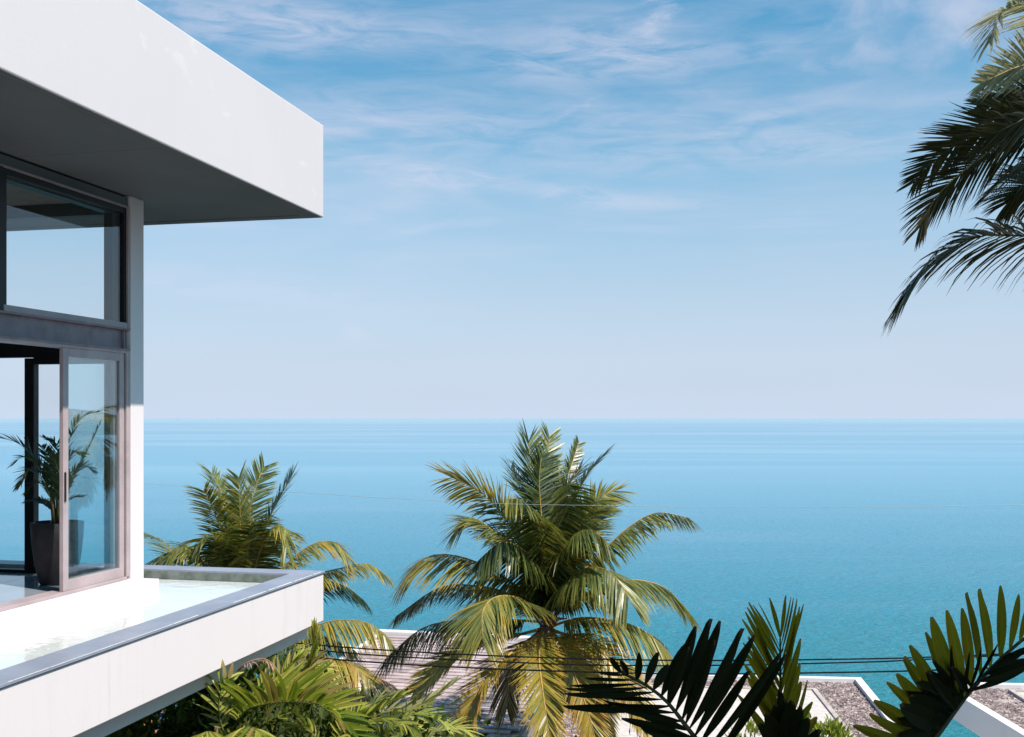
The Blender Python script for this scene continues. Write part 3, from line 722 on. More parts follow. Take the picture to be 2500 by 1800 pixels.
def inset(a, b, c, d, w1, w2, w3, w4):
    """inset a quad; w per side ab, bc, cd, da"""
    P = [a, b, c, d]; ws = [w1, w2, w3, w4]; L_ = []
    cen = (a + b + c + d) / 4
    for i in range(4):
        p, q = P[i], P[(i + 1) % 4]; dd = (q - p).normalized(); n = Vector((-dd.y, dd.x, 0))
        if (cen - p).dot(n) < 0: n = -n
        L_.append((p + n * ws[i], dd))
    out = []
    for i in range(4):
        (p, d1), (q, d2) = L_[i - 1], L_[i]
        den_ = d1.x * d2.y - d1.y * d2.x; t_ = ((q.x - p.x) * d2.y - (q.y - p.y) * d2.x) / den_
        out.append(p + d1 * t_)
    return out
def ring(outer, inner, z0, z1, name, mat, parent, bevel=0.01):
    for i in range(4):
        j = (i + 1) % 4
        MB().prism([outer[i], outer[j], inner[j], inner[i]], z0, z1).build(name, mat, parent)
Z1 = 13.4
a = onz(1330, 1636, Z1); b = onz(2102, 1654, Z1)
dR = (onz(2174, 1741, Z1) - b).normalized()
c = b + dR * 15; d = a + dR * 15
h1 = thing('flat_roof_house', ((a + b + c + d) / 4 - Vector((0, 0, 9))), 'flat roofed house with gravel roof, kerb and pale screed behind the lime green bush', 'house')
outer = [a, b, c, d]; inn = inset(a, b, c, d, 0.28, 0.24, 0.28, 0.24)
ring(outer, inn, Z1 - 0.9, Z1, 'parapet', M_paint, h1)
MB().prism(inn, Z1 - 0.6, Z1 - 0.13).build('roof', M_gravel, h1)
k1 = inset(*inn, 0.95, 1.75, 2, 0.8)
kk = [onz(1440, 1671, Z1 - 0.06), onz(1992, 1681, Z1 - 0.06), None, None]
kd = (onz(2084, 1795, Z1 - 0.06) - kk[1]).normalized(); kk[2] = kk[1] + kd * 11; kk[3] = kk[0] + kd * 11
ki = inset(*kk, 0.14, 0.14, 0.14, 0.14)
ring(kk, ki, Z1 - 0.129, Z1 - 0.04, 'kerb', M_kerb, h1)
MB().prism(ki, Z1 - 0.129, Z1 - 0.09).build('screed', M_screed, h1)
gravel(h1, inn, Z1 - 0.13, 16000, 3, kk)
wl = inset(a, b, c, d, 0.5, 0.5, 0.5, 0.5)
MB().prism(wl, 0, Z1 - 0.901).build('wall', M_paint, h1)

Z2 = 13.2
a = onz(2284, 1664, Z2); b = onz(2900, 1676, Z2)
dL = (onz(2500, 1796, Z2) - a).normalized(); c = b + dL * 14; d = a + dL * 14
h2 = thing('flat_roof_house', ((a + b + c + d) / 4 - Vector((0, 0, 9))), 'white flat roofed house at the right edge with shaded side wall and gravel roof', 'house')
outer = [a, b, c, d]; inn = inset(a, b, c, d, 0.28, 0.3, 0.3, 0.28)
ring(outer, inn, Z2 - 0.85, Z2, 'parapet', M_paint, h2)
MB().prism(inn, Z2 - 0.6, Z2 - 0.13).build('roof', M_gravel, h2)
kk = [onz(2461, 1691, Z2 - 0.15), onz(2800, 1698, Z2 - 0.15), None, None]
kd = (onz(2500, 1716, Z2 - 0.15) - kk[0]).normalized(); kk[2] = kk[1] + kd * 8; kk[3] = kk[0] + kd * 8
ki = inset(*kk, 0.14, 0.14, 0.14, 0.14)
ring(kk, ki, Z2 - 0.129, Z2 - 0.04, 'kerb', M_kerb, h2); MB().prism(ki, Z2 - 0.129, Z2 - 0.09).build('screed', M_screed, h2)
gravel(h2, inn, Z2 - 0.13, 9000, 8, kk)
wl = inset(a, b, c, d, 1.6, 0.6, 0.6, 0.75)
MB().prism(wl, 0, Z2 - 0.851).build('wall', M_paint, h2)

# glimpse of an orange roof and a blue sheet under the villa's pool
tr = thing('orange_roof_shed', W(430, 1730, 24) - Vector((0, 0, 5)), 'small shed with a weathered orange tile roof glimpsed under the pool slab', 'shed')
rb = random.Random(9); o0 = W(400, 1730, 24)
for i in range(14):
    for j in range(6):
        p = o0 + Vector((i * 0.2 - 0.6, -j * 0.30, -j * 0.13 + rb.uniform(-0.01, 0.01)))
        MB().hexa([p + Vector(v) for v in ((0, -0.33, -0.145), (0.185, -0.33, -0.145), (0.185, 0, 0), (0, 0, 0), (0, -0.33, -0.11), (0.185, -0.33, -0.11), (0.185, 0, 0.035), (0, 0, 0.035))]).build('roof_tile', M_terra, tr)
MB().box(o0.x - 0.5, o0.x + 2.1, o0.y - 1.5, o0.y - 0.1, o0.z - 6, o0.z - 0.75).build('wall', M_housewall, tr)
bl = []; N_ = 9
for j in range(N_):
    for i in range(N_):
        bl.append(W(383, 1738, 21) + Vector((i * 0.09, 0.1 * noise.noise(Vector((i * 0.7, j * 0.7, 1))), -j * 0.045 + 0.07 * noise.noise(Vector((i * 0.8, j * 0.8, 4))))))
bo = meshobj('blue_sheet', bl, [(j * N_ + i, j * N_ + i + 1, (j + 1) * N_ + i + 1, (j + 1) * N_ + i) for j in range(N_ - 1) for i in range(N_ - 1)], M_blue)
tag(bo, 'crumpled pale blue sheet lying low in the dark gap under the pool slab', 'sheet')

# ------------------------------------------------------------------ coconut palms
def trunk(parent, top, ground_z, r0=0.15, r1=0.24, lean=(0.5, 0.3)):
    n = 26; pts = []; rd = []
    for i in range(n + 1):
        f = i / n; z = top.z + (ground_z - 0.3 - top.z) * f
        pts.append(Vector((top.x + lean[0] * f * f, top.y + lean[1] * f * f, z))); rd.append((r0 + (r1 - r0) * f) * (1.0 if i % 2 else 1.06))
    MB().tube(pts, rd, 12).build('trunk', M_bark, parent, True)
def crown_extras(parent, c, s=1.0):
    rc = random.Random(3)
    for k in range(7):
        a = R(rc.uniform(0, 360)); q = c + Vector((math.cos(a) * 0.16, math.sin(a) * 0.16, -0.12 - 0.1 * (k % 2)))
        V = []; Fc = []; n = 8; m = 6
        for j in range(m + 1):
            th = math.pi * j / m
            for i in range(n):
                ph = 2 * math.pi * i / n; V.append(q + Vector((math.sin(th) * math.cos(ph) * 0.085, math.sin(th) * math.sin(ph) * 0.085, math.cos(th) * 0.11)) * s)
        V = [q + (v - q) for v in V]
        Fc = [(j * n + i, j * n + (i + 1) % n, (j + 1) * n + (i + 1) % n, (j + 1) * n + i) for j in range(m) for i in range(n)]
        meshobj('coconut', V, Fc, M_coconut, parent, True)
    for k, (dx, dy, dz) in enumerate(((0.45, -0.35, 0.55), (-0.2, -0.45, 0.6), (0.5, -0.1, 0.25), (-0.45, -0.2, 0.35), (0.1, -0.5, 0.2))):
        e = c + Vector((dx, dy, dz)) * s; mid = c.lerp(e, 0.55) + Vector((0, 0, 0.10))
        MB().tube([c + Vector((0, 0, -0.1)), mid, e], [0.03, 0.05, 0.012], 7).build('flower_sheath', M_spathe, parent, True)

D_C = 26.0
def Qc(cx, cy, dd): return W(900 + cx / 2.041, 1000 + cy / 2.041, D_C + dd)
cpt = Qc(885, 1090, 0)
palm = thing('coconut_palm', Vector((cpt.x + 0.5, cpt.y + 0.3, gz(cpt.x, cpt.y))), 'tall coconut palm in the middle with full crown against the sea', 'palm tree')
trunk(palm, cpt + Vector((0, 0, 0.05)), gz(cpt.x, cpt.y)); crown_extras(palm, cpt)
B = (885, 1060)
CF = [  # low ages also put the shade inside the crown into the colour
    ([B, (868, 760), (815, 560), (755, 400), (712, 300)], 0.6, 0.8, 0.5, 0.2, 0.1),
    ([B, (895, 760), (925, 560), (985, 400), (1050, 300)], 0.3, 0.75, 0.5, 0.22, 0.1),
    ([B, (880, 740), (860, 520), (850, 360), (860, 240)], 0.4, 0.8, 0.5, 0.14, 0.3),
    ([B, (930, 820), (1030, 690), (1110, 560), (1160, 500)], 0.6, 0.8, 0.35, 0.3, 0.1),
    ([B, (845, 820), (740, 700), (620, 600), (530, 560)], 0.6, 0.8, 0.35, 0.25, 0.1),
    # control points, end depth offset, leaflet length, droop, age, roll
    ([B, (872, 800), (845, 500), (810, 330), (797, 160)], 0.9, 0.78, 0.18, 0.16, 0.2),
    ([B, (885, 760), (880, 480), (893, 290), (900, 135)], 1.4, 0.55, 0.25, 0.32, 0.9),
    ([B, (905, 760), (950, 470), (1000, 310), (1045, 170)], 1.6, 0.30, 0.3, 0.2, 1.2),
    ([B, (925, 760), (1000, 520), (1080, 340), (1172, 228)], 0.9, 0.62, 0.3, 0.18, -0.2),
    ([B, (935, 800), (1050, 580), (1140, 450), (1225, 405)], 0.2, 0.75, 0.5, 0.42, 0.3),
    ([B, (830, 800), (690, 560), (570, 420), (415, 338)], 0.4, 0.95, 0.5, 0.50, 0.5),
    ([B, (850, 800), (640, 620), (520, 540), (440, 590)], -0.6, 0.9, 0.6, 0.40, 0.0),
    ([B, (862, 760), (835, 560), (770, 455), (690, 445)], -1.8, 0.75, 1.25, 0.34, 0.2),
    ([B, (900, 800), (930, 620), (1000, 470), (1000, 370)], -1.1, 0.75, 1.25, 0.28, 0.1),
    ([B, (860, 820), (770, 700), (660, 660), (560, 740)], -1.5, 0.8, 1.25, 0.2, 0.0),
    ([B, (915, 800), (1010, 640), (1100, 600), (1180, 650)], -1.3, 0.75, 1.25, 0.28, 0.0),
    ([B, (900, 860), (990, 680), (1090, 520), (1150, 480)], 1.9, 0.8, 0.4, 0.15, 0.0),
    ([B, (750, 895), (600, 790), (430, 728), (290, 735), (188, 830)], 0.0, 1.05, 0.75, 0.55, 0.0),
    ([B, (720, 930), (540, 880), (350, 890), (138, 1030)], 1.4, 0.66, 0.85, 0.22, 0.0),
    ([B, (820, 985), (730, 935), (630, 935), (570, 1000), (565, 1130)], -2.6, 1.0, 0.65, 0.46, 0.15),
    ([B, (720, 1050), (520, 1045), (280, 1085), (90, 1235)], 0.9, 0.95, 1.1, 0.20, 0.0),
    ([(870, 1090), (760, 1120), (560, 1165), (390, 1250), (225, 1410)], -1.0, 0.70, 0.55, 0.60, 0.2),
    ([(870, 1095), (770, 1170), (640, 1275), (530, 1430), (470, 1660)], -2.2, 0.82, 0.35, 0.66, 0.35),
    ([(870, 1095), (855, 1150), (850, 1260), (870, 1420), (905, 1660)], -3.0, 0.78, 0.3, 0.60, 0.3),
    ([(900, 1100), (950, 1150), (1010, 1280), (1085, 1480), (1150, 1720)], -2.0, 0.66, 0.35, 0.70, 0.3),
    ([(900, 1100), (1010, 1130), (1130, 1185), (1270, 1340), (1400, 1600)], -1.4, 0.70, 0.7, 0.66, 0.3),
    ([(900, 1090), (970, 1060), (1090, 1038), (1280, 1065), (1410, 1130), (1512, 1245)], -0.6, 0.85, 0.85, 0.46, 0.0),
    ([B, (950, 905), (1050, 805), (1160, 790), (1240, 850), (1290, 930)], -2.0, 1.0, 0.85, 0.36, 0.1),
    ([B, (1010, 960), (1180, 870), (1330, 850), (1480, 890), (1595, 1010)], -0.2, 0.82, 0.85, 0.36, 0.0),
    ([B, (980, 900), (1130, 745), (1280, 600), (1430, 515), (1595, 540)], 0.5, 0.62, 1.1, 0.33, 0.0),
    ([(900, 1090), (980, 1130), (1060, 1230), (1130, 1380), (1180, 1640)], -0.8, 0.7, 0.8, 0.56, 0.0),
    ([(880, 1090), (820, 1130), (740, 1210), (700, 1330), (690, 1480)], 0.9, 0.8, 0.8, 0.20, 0.0),
    ([(880, 1090), (900, 1180), (960, 1300), (990, 1450)], 1.2, 0.8, 0.8, 0.22, 0.0),
]
for (cp, dd, lf, dr, ag, rl) in CF:
    m = len(cp) - 1
    hang = ag > 0.55
    frond(palm, [Qc(x, y, dd * (i / m) ** 0.9) for i, (x, y) in enumerate(cp)], lf * (1.4 if not hang else 1.15), 150, 0.044, dr if not hang else dr * 0.5, ag, rl, 0.13, rr=0.038 if not hang else 0.045, tiptaper=1.3, ang=(68, 34) if not hang else (50, 28), hang0=0.75 if not hang else 0.3, grav=0.26, agejit=0.10, face=2.5 if hang else 0.0)
# dead brown remnants hanging low
for (cp, dd) in (([(960, 1150), (1040, 1300), (1100, 1480), (1090, 1640)], -1.0), ([(1180, 1500), (1190, 1560), (1160, 1640)], -1.0)):
    frond(palm, [Qc(x, y, dd * (i / 3)) for i, (x, y) in enumerate(cp)], 0.35, 40, 0.05, 1.4, 0.93, 0, 0.3, rr=0.03)

D_L = 31.0
def Ql(cx, cy, dd): return W(300 + cx / 2.269, 1080 + cy / 2.269, D_L + dd)
lc = Ql(665, 1010, 0)
palm2 = thing('coconut_palm', Vector((lc.x + 0.5, lc.y + 0.3, gz(lc.x, lc.y))), 'coconut palm rising behind the far pool edge, its trunk hidden by the villa', 'palm tree')
trunk(palm2, lc, gz(lc.x, lc.y)); crown_extras(palm2, lc)
B = (665, 1000)
LF = [([B, (655, 700), (650, 450), (646, 310), (642, 198)], -0.5, 0.75, 0.35, 0.36, 0.9),
      ([B, (600, 720), (545, 500), (490, 350), (450, 270)], -0.9, 0.7, 0.6, 0.42, 0.2),
      ([B, (630, 640), (590, 400), (548, 280), (495, 178)], 0.8, 0.75, 0.35, 0.3, 0.2),
      ([B, (680, 640), (700, 400), (732, 260), (780, 140)], 1.0, 0.62, 0.3, 0.26, 0.6),
      ([B, (715, 760), (790, 480), (858, 330), (928, 200)], 0.2, 0.8, 0.35, 0.2, 0.0),
      ([B, (700, 820), (760, 600), (820, 480), (890, 470), (905, 590)], -1.4, 0.8, 0.9, 0.42, 0.0),
      ([B, (640, 820), (560, 620), (480, 520), (420, 560)], -1.2, 0.85, 0.8, 0.3, 0.0),
      ([B, (670, 800), (690, 600), (720, 460), (760, 400)], -1.3, 0.8, 0.8, 0.3, 0.0),
      ([B, (650, 800), (610, 640), (560, 540)], 1.2, 0.8, 0.5, 0.15, 0.0),
      ([B, (690, 800), (740, 640), (800, 520)], 1.3, 0.8, 0.5, 0.15, 0.0),
      ([B, (780, 820), (900, 680), (1040, 570), (1160, 550), (1245, 630)], -0.2, 0.8, 0.75, 0.52, 0.0),
      ([B, (860, 860), (1040, 745), (1200, 700), (1350, 672), (1470, 745)], 0.0, 0.62, 0.95, 0.52, 0.0),
      ([B, (900, 880), (1080, 770), (1220, 790), (1330, 870)], 1.2, 0.8, 0.9, 0.12, 0.0),  # low age darkens this frond for the shadow below the one above
      ([(680, 1040), (850, 1080), (1010, 1030), (1200, 985), (1370, 1005), (1480, 1110)], -0.9, 1.0, 1.0, 0.48, 0.0),
      ([(680, 1040), (850, 1130), (1000, 1100), (1130, 1080), (1280, 1150)], 0.8, 0.8, 1.0, 0.16, 0.0),
      ([(680, 1050), (900, 1250), (1100, 1235), (1290, 1255), (1490, 1340)], -1.2, 0.95, 0.8, 0.74, 0.0),
      ([(680, 1050), (880, 1180), (1050, 1180), (1250, 1220), (1380, 1330)], -1.6, 0.9, 0.8, 0.6, 0.0),
      ([(680, 1060), (900, 1350), (1080, 1400), (1250, 1460), (1350, 1560)], -1.8, 0.9, 0.8, 0.7, 0.0),
      ([B, (560, 760), (450, 620), (330, 590), (230, 620), (100, 690)], 0.0, 0.75, 0.8, 0.5, 0.0),
      ([B, (520, 780), (400, 600), (330, 570), (250, 640)], -1.0, 0.8, 0.9, 0.4, 0.0),
      ([B, (430, 800), (300, 640), (200, 540), (120, 500)], 0.8, 0.7, 0.5, 0.3, 0.0),
      ([B, (480, 860), (340, 760), (180, 700), (60, 720)], 0.4, 0.8, 0.8, 0.5, 0.0)]
for (cp, dd, lf, dr, ag, rl) in LF:
    m = len(cp) - 1
    frond(palm2, [Ql(x, y, dd * (i / m)) for i, (x, y) in enumerate(cp)], lf * 1.4, 130, 0.046, dr, ag, rl, 0.16, rr=0.04, hang0=0.7, grav=0.26, tiptaper=1.3, ang=(66, 32))

D_R = 14.0
def Qr(cx, cy, dd): return W(2050 + cx / 1.922, cy / 1.922, D_R + dd)
rc_ = Qr(1350, 620, 0)
palm3 = thing('coconut_palm', Vector((rc_.x + 0.8, rc_.y, gz(rc_.x, rc_.y))), 'near coconut palm whose dark fronds hang in from the upper right edge', 'palm tree')
trunk(palm3, rc_, gz(rc_.x, rc_.y), lean=(0.8, 0.2)); crown_extras(palm3, rc_)
B = (1350, 600)
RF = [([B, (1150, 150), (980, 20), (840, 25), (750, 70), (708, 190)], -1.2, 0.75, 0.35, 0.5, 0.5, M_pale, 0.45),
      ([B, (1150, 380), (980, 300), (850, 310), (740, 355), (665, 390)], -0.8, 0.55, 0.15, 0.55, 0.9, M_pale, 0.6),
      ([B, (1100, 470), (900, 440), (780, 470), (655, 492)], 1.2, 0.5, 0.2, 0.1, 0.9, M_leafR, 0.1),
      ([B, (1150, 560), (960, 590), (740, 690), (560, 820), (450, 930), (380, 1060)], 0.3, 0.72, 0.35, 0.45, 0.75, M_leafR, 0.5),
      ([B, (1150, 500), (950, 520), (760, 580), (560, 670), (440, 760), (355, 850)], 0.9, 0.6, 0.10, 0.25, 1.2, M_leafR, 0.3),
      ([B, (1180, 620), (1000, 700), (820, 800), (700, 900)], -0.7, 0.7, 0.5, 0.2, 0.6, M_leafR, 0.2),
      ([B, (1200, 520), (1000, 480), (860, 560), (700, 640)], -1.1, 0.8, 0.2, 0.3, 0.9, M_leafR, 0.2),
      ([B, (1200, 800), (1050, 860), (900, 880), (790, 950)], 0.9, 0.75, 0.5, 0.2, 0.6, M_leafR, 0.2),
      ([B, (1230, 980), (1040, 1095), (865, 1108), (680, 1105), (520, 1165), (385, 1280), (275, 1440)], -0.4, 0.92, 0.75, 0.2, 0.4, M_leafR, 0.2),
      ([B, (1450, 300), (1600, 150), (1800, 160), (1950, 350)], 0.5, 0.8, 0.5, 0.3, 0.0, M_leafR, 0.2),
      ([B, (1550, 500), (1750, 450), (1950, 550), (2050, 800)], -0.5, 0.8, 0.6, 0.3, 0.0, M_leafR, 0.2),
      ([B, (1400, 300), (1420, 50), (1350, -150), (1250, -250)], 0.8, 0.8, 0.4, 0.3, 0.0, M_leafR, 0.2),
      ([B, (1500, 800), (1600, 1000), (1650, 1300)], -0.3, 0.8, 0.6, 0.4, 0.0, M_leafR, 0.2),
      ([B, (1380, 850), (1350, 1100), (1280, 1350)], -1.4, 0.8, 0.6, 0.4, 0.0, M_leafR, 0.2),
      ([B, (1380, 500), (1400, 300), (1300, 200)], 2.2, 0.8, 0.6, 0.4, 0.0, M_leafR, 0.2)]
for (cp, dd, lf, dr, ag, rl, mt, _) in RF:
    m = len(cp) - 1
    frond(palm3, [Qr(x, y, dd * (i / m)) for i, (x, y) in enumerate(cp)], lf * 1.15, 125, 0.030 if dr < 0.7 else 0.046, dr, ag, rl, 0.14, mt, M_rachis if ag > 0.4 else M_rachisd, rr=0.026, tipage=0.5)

# palm mirrored in the door glass (stands outside the picture)
mc = Vector((25.2, 38.5, 20.9))
palm4 = thing('coconut_palm', Vector((mc.x, mc.y, gz(mc.x, mc.y))), 'sunlit palm crown seen as a mirror image in the sliding door glass', 'palm tree')
trunk(palm4, mc, gz(mc.x, mc.y))
rm = random.Random(12)
for k in range(28):
    a = R(k * 137.5); el = R(78 - k * 4.6); ln = 3.0
    h = Vector((math.cos(a), math.sin(a), 0)); p = mc.copy(); cps = [p.copy()]; e = el
    for s in range(4):
        p = p + (h * math.cos(e) + UP * math.sin(e)) * ln / 4; cps.append(p.copy()); e -= 0.42
    frond(palm4, cps, 1.1, 50, 0.06, 0.6, 0.5 + 0.01 * k, 0, 0.15)

# ------------------------------------------------------------------ arecas and undergrowth, lower left
WPR = [0.25, 0.8, 1.0, 0.95, 0.8, 0.55, 0.12]
BL = [blade_mesh('leaflet', WPR, 7, 0.25, cv, M_areca) for cv in (0.05, 0.15, 0.28)]
BLc = [blade_mesh('leaflet', WPR, 7, 0.25, cv, M_cream) for cv in (0.03, 0.10)]
def Qb(cx, cy, d): return W(600 + cx / 5.4425, 1500 + cy / 5.4425, d)
ab = Qb(-250, 1750, 11.0)
ar = thing('areca_palm', Vector((ab.x, ab.y, gz(ab.x, ab.y))), 'leafy green areca palm with broad sunlit leaflets right below the pool slab', 'palm')
def areca(par, cps, n, lf, wd, sd_, meshes=BL, rmat=M_rachisg, **k):
    return leaf_frond(par, cps, n, lf, wd, meshes, rmat, 0.012, seed=sd_, **k)
areca(ar, [Qb(-200, 1560, 11.3), Qb(0, 1290, 11.1), Qb(230, 1205, 10.9), Qb(560, 1165, 10.7), Qb(880, 1190, 10.6), Qb(1110, 1300, 10.5), Qb(1330, 1560, 10.4)], 38, 0.60, 0.052, 1, start=0.12, ang=(52, 30), rise=0.75, droop=0.10)
areca(ar, [Qb(200, 1500, 11.6), Qb(500, 1050, 11.6), Qb(760, 830, 11.7), Qb(900, 600, 11.7), Qb(955, 300, 11.7)], 22, 0.42, 0.036, 2, start=0.35, ang=(26, 14), rise=0.3, droop=0.0)
areca(ar, [Qb(0, 1500, 11.7), Qb(300, 1010, 11.8), Qb(500, 800, 11.9), Qb(700, 620, 12.0)], 18, 0.36, 0.036, 3, start=0.3, ang=(60, 25), rise=0.4, droop=0.1)
areca(ar, [Qb(-250, 1700, 11.0), Qb(-350, 1350, 10.9), Qb(-330, 1000, 10.9), Qb(-230, 860, 10.9)], 12, 0.34, 0.05, 4, start=0.3, ang=(50, 25), rise=0.3, droop=0.1)
areca(ar, [Qb(-250, 1700, 11.0), Qb(-100, 1560, 10.6), Qb(80, 1500, 10.3), Qb(260, 1640, 10.1), Qb(300, 1850, 10.0)], 20, 0.36, 0.036, 5, start=0.2, ang=(55, 30), rise=0.1, droop=0.6)
areca(ar, [Qb(-250, 1700, 11.0), Qb(-400, 1600, 10.6), Qb(-520, 1560, 10.3), Qb(-620, 1700, 10.2)], 12, 0.34, 0.036, 6, start=0.3, ang=(55, 30), rise=0.1, droop=0.5)
ar2b = Qb(1600, 1900, 11.5)
ar2 = thing('areca_palm', Vector((ar2b.x, ar2b.y, gz(ar2b.x, ar2b.y))), 'areca palm with yellow green fronds at the bottom edge, one cream frond reaching right', 'palm')
def Qd(cx, cy, d): return W(950 + cx / 4.536, 1500 + cy / 4.536, d)
areca(ar2, [Qd(-400, 1400, 12.0), Qd(-100, 1100, 12.0), Qd(200, 1065, 12.0), Qd(440, 970, 12.0), Qd(600, 850, 12.0), Qd(690, 790, 12.0)], 26, 0.30, 0.026, 11, BLc, M_rachis, start=0.25, ang=(58, 18), rise=0.3, droop=0.12, label='cream frond')
areca(ar2, [Qb(1100, 1900, 11.4), Qb(1350, 1650, 11.3), Qb(1600, 1400, 11.3), Qb(1850, 1220, 11.3), Qb(2050, 1110, 11.3)], 24, 0.30, 0.026, 12, start=0.2, ang=(45, 22), rise=0.35, droop=0.15)
areca(ar2, [Qb(1150, 1900, 11.2), Qb(1500, 1500, 11.0), Qb(1800, 1400, 10.9), Qb(2120, 1460, 10.8), Qb(2330, 1700, 10.7)], 26, 0.30, 0.028, 13, start=0.2, ang=(55, 28), rise=0.2, droop=0.4)
areca(ar2, [Qb(1100, 1900, 11.2), Qb(1300, 1500, 11.4), Qb(1450, 1330, 11.5), Qb(1600, 1260, 11.6)], 16, 0.28, 0.026, 14, start=0.3, ang=(50, 25), rise=0.3, droop=0.2)
areca(ar2, [Qb(1000, 1900, 11.0), Qb(900, 1600, 11.0), Qb(700, 1480, 11.0), Qb(520, 1560, 11.0)], 16, 0.26, 0.026, 15, start=0.3, ang=(50, 25), rise=0.3, droop=0.3)
for k, cp in enumerate(([(1700, 1950), (1900, 1550), (2150, 1350), (2450, 1330), (2650, 1480)], [(1400, 1950), (1550, 1450), (1700, 1200), (1900, 1080)], [(2200, 1950), (2400, 1650), (2700, 1500), (2950, 1550), (3100, 1750)], [(1200, 1950), (1450, 1750), (1750, 1680), (2000, 1800)], [(2000, 1950), (2250, 1780), (2550, 1720), (2800, 1850)], [(1500, 1950), (1750, 1600), (2050, 1450), (2350, 1500), (2550, 1700)], [(1600, 1950), (1900, 1700), (2200, 1620), (2450, 1750)], [(900, 1950), (1150, 1560), (1350, 1450), (1500, 1560), (1560, 1800)], [(700, 1950), (820, 1650), (1050, 1500), (1230, 1560), (1350, 1750)], [(1250, 1950), (1250, 1550), (1180, 1300), (1050, 1180)], [(1900, 1950), (2050, 1600), (2250, 1300), (2400, 1200)])):
    frond(ar2, [Qb(x, y, 11.8 + 0.3 * k) for x, y in cp], 0.36, 34, 0.030, 0.5, 0.35 + 0.1 * (k % 3), 0, 0.2, M_arecaj, M_rachisg, 0.012, (52, 26))
for k, cp in enumerate(([(0, 1950), (200, 1500), (450, 1380), (650, 1500), (750, 1750)], [(-300, 1950), (-350, 1500), (-250, 1250)], [(100, 1950), (420, 1000), (560, 700), (640, 520)], [(200, 1950), (600, 900), (800, 700), (1000, 700), (1150, 820)], [(300, 1950), (700, 1250), (950, 1050), (1250, 1000)], [(-200, 1950), (350, 800), (520, 520), (800, 470)])):
    frond(ar, [Qb(x, y, 12.4 + 0.3 * k) for x, y in cp], 0.42, 34, 0.034, 0.35, 0.3 + 0.12 * (k % 4), 0, 0.25, M_arecaj, M_rachisg, 0.012, (50, 24))
def Qa(cx, cy, d): return W(300 + cx / 5.4425, 1500 + cy / 5.4425, d)
frond(ar, [Qa(1450, 900, 11.3), Qa(1560, 720, 11.2), Qa(1700, 625, 11.1), Qa(1870, 590, 11.1), Qa(1990, 660, 11.0), Qa(2050, 740, 11.0)], 0.16, 26, 0.012, 1.6, 0.5, 0, 0.35, M_pink, M_pink, 0.018, (40, 15), name='withered_frond', label='withered pink brown frond curling against the slab')
for k in range(9):
    a = k * 0.7; q = Vector((ab.x + 0.15 * math.cos(a), ab.y + 0.15 * math.sin(a), 0)); g0 = gz(q.x, q.y)
    MB().tube([Vector((q.x, q.y, g0 - 0.1)), Vector((q.x + 0.1 * math.cos(a), q.y + 0.1 * math.sin(a), (g0 + ab.z) / 2)), Vector((q.x + 0.25 * math.cos(a), q.y + 0.25 * math.sin(a), ab.z + 0.1))], [0.04, 0.035, 0.02], 8).build('stem', M_stem, ar, True)
for k in range(7):
    a = k * 0.9; q = Vector((ar2b.x + 0.15 * math.cos(a), ar2b.y + 0.15 * math.sin(a), 0)); g0 = gz(q.x, q.y)
    MB().tube([Vector((q.x, q.y, g0 - 0.1)), Vector((q.x, q.y, ar2b.z))], [0.04, 0.02], 8).build('stem', M_stem, ar2, True)

def shrub(name, c, rx, rz, n, leaf, wl, mat, label, cat, group=None, seed=1, up=0.5, age=0.5, spray=0):
    rs = random.Random(seed); g0 = gz(c.x, c.y)
    o = thing(name, Vector((c.x, c.y, g0)), label, cat, group)
    V = []; Fc = []; A = []
    cl = [(c + Vector((rs.gauss(0, 1) * rx * 0.45, rs.gauss(0, 1) * rx * 0.45, rs.uniform(-0.9, 0.75) * rz))) for _ in range(max(6, n // 60))]
    for i in range(n):
        cc = rs.choice(cl); p = cc + Vector((rs.gauss(0, 1), rs.gauss(0, 1), rs.gauss(0, 0.8))) * rx * 0.20
        d = ((p - c) * 0.6 / rx + Vector((rs.gauss(0, 0.6), rs.gauss(0, 0.6), up + rs.gauss(0, 0.5)))).normalized()
        wv = d.cross(Vector((rs.gauss(0, 1), rs.gauss(0, 1), rs.gauss(0, 1) + 0.5))).normalized(); ll = leaf * rs.uniform(0.6, 1.2); w_ = wl * rs.uniform(0.7, 1.2)
        b = len(V); nn = d.cross(wv)
        V += [p, p + d * ll * 0.45 - wv * w_ * 0.5, p + d * ll * 0.45 + wv * w_ * 0.5, p + d * ll - nn * ll * 0.15]
        Fc += [(b, b + 1, b + 3), (b, b + 3, b + 2)]
        av = min(1, max(0, age + rs.gauss(0, 0.22))); A += [av] * 4
    meshobj('foliage', V, Fc, mat, o, False, A)
    for k in range(5):
        q = rs.choice(cl); MB().tube([Vector((c.x, c.y, g0 - 0.1)), Vector((c.x, c.y, g0)).lerp(q, 0.5) + Vector((rs.gauss(0, 0.1), rs.gauss(0, 0.1), 0)), q], [0.06, 0.045, 0.015], 6).build('stem', M_stem, o, True)
    return o
lime = shrub('bush', W(2008, 1815, 25), 0.42, 0.62, 1100, 0.24, 0.055, M_lime, 'lime green bush with narrow upright leaves in front of the gravel roof', 'bush', seed=2, up=1.0, age=0.55)
lime2 = shrub('bush', W(1815, 1822, 25), 0.35, 0.5, 200, 0.30, 0.04, M_lime, 'small sparse yellow green bush behind the upright near frond', 'bush', seed=5, up=1.2, age=0.7)
G = 'shrubs in the shade below the villa'
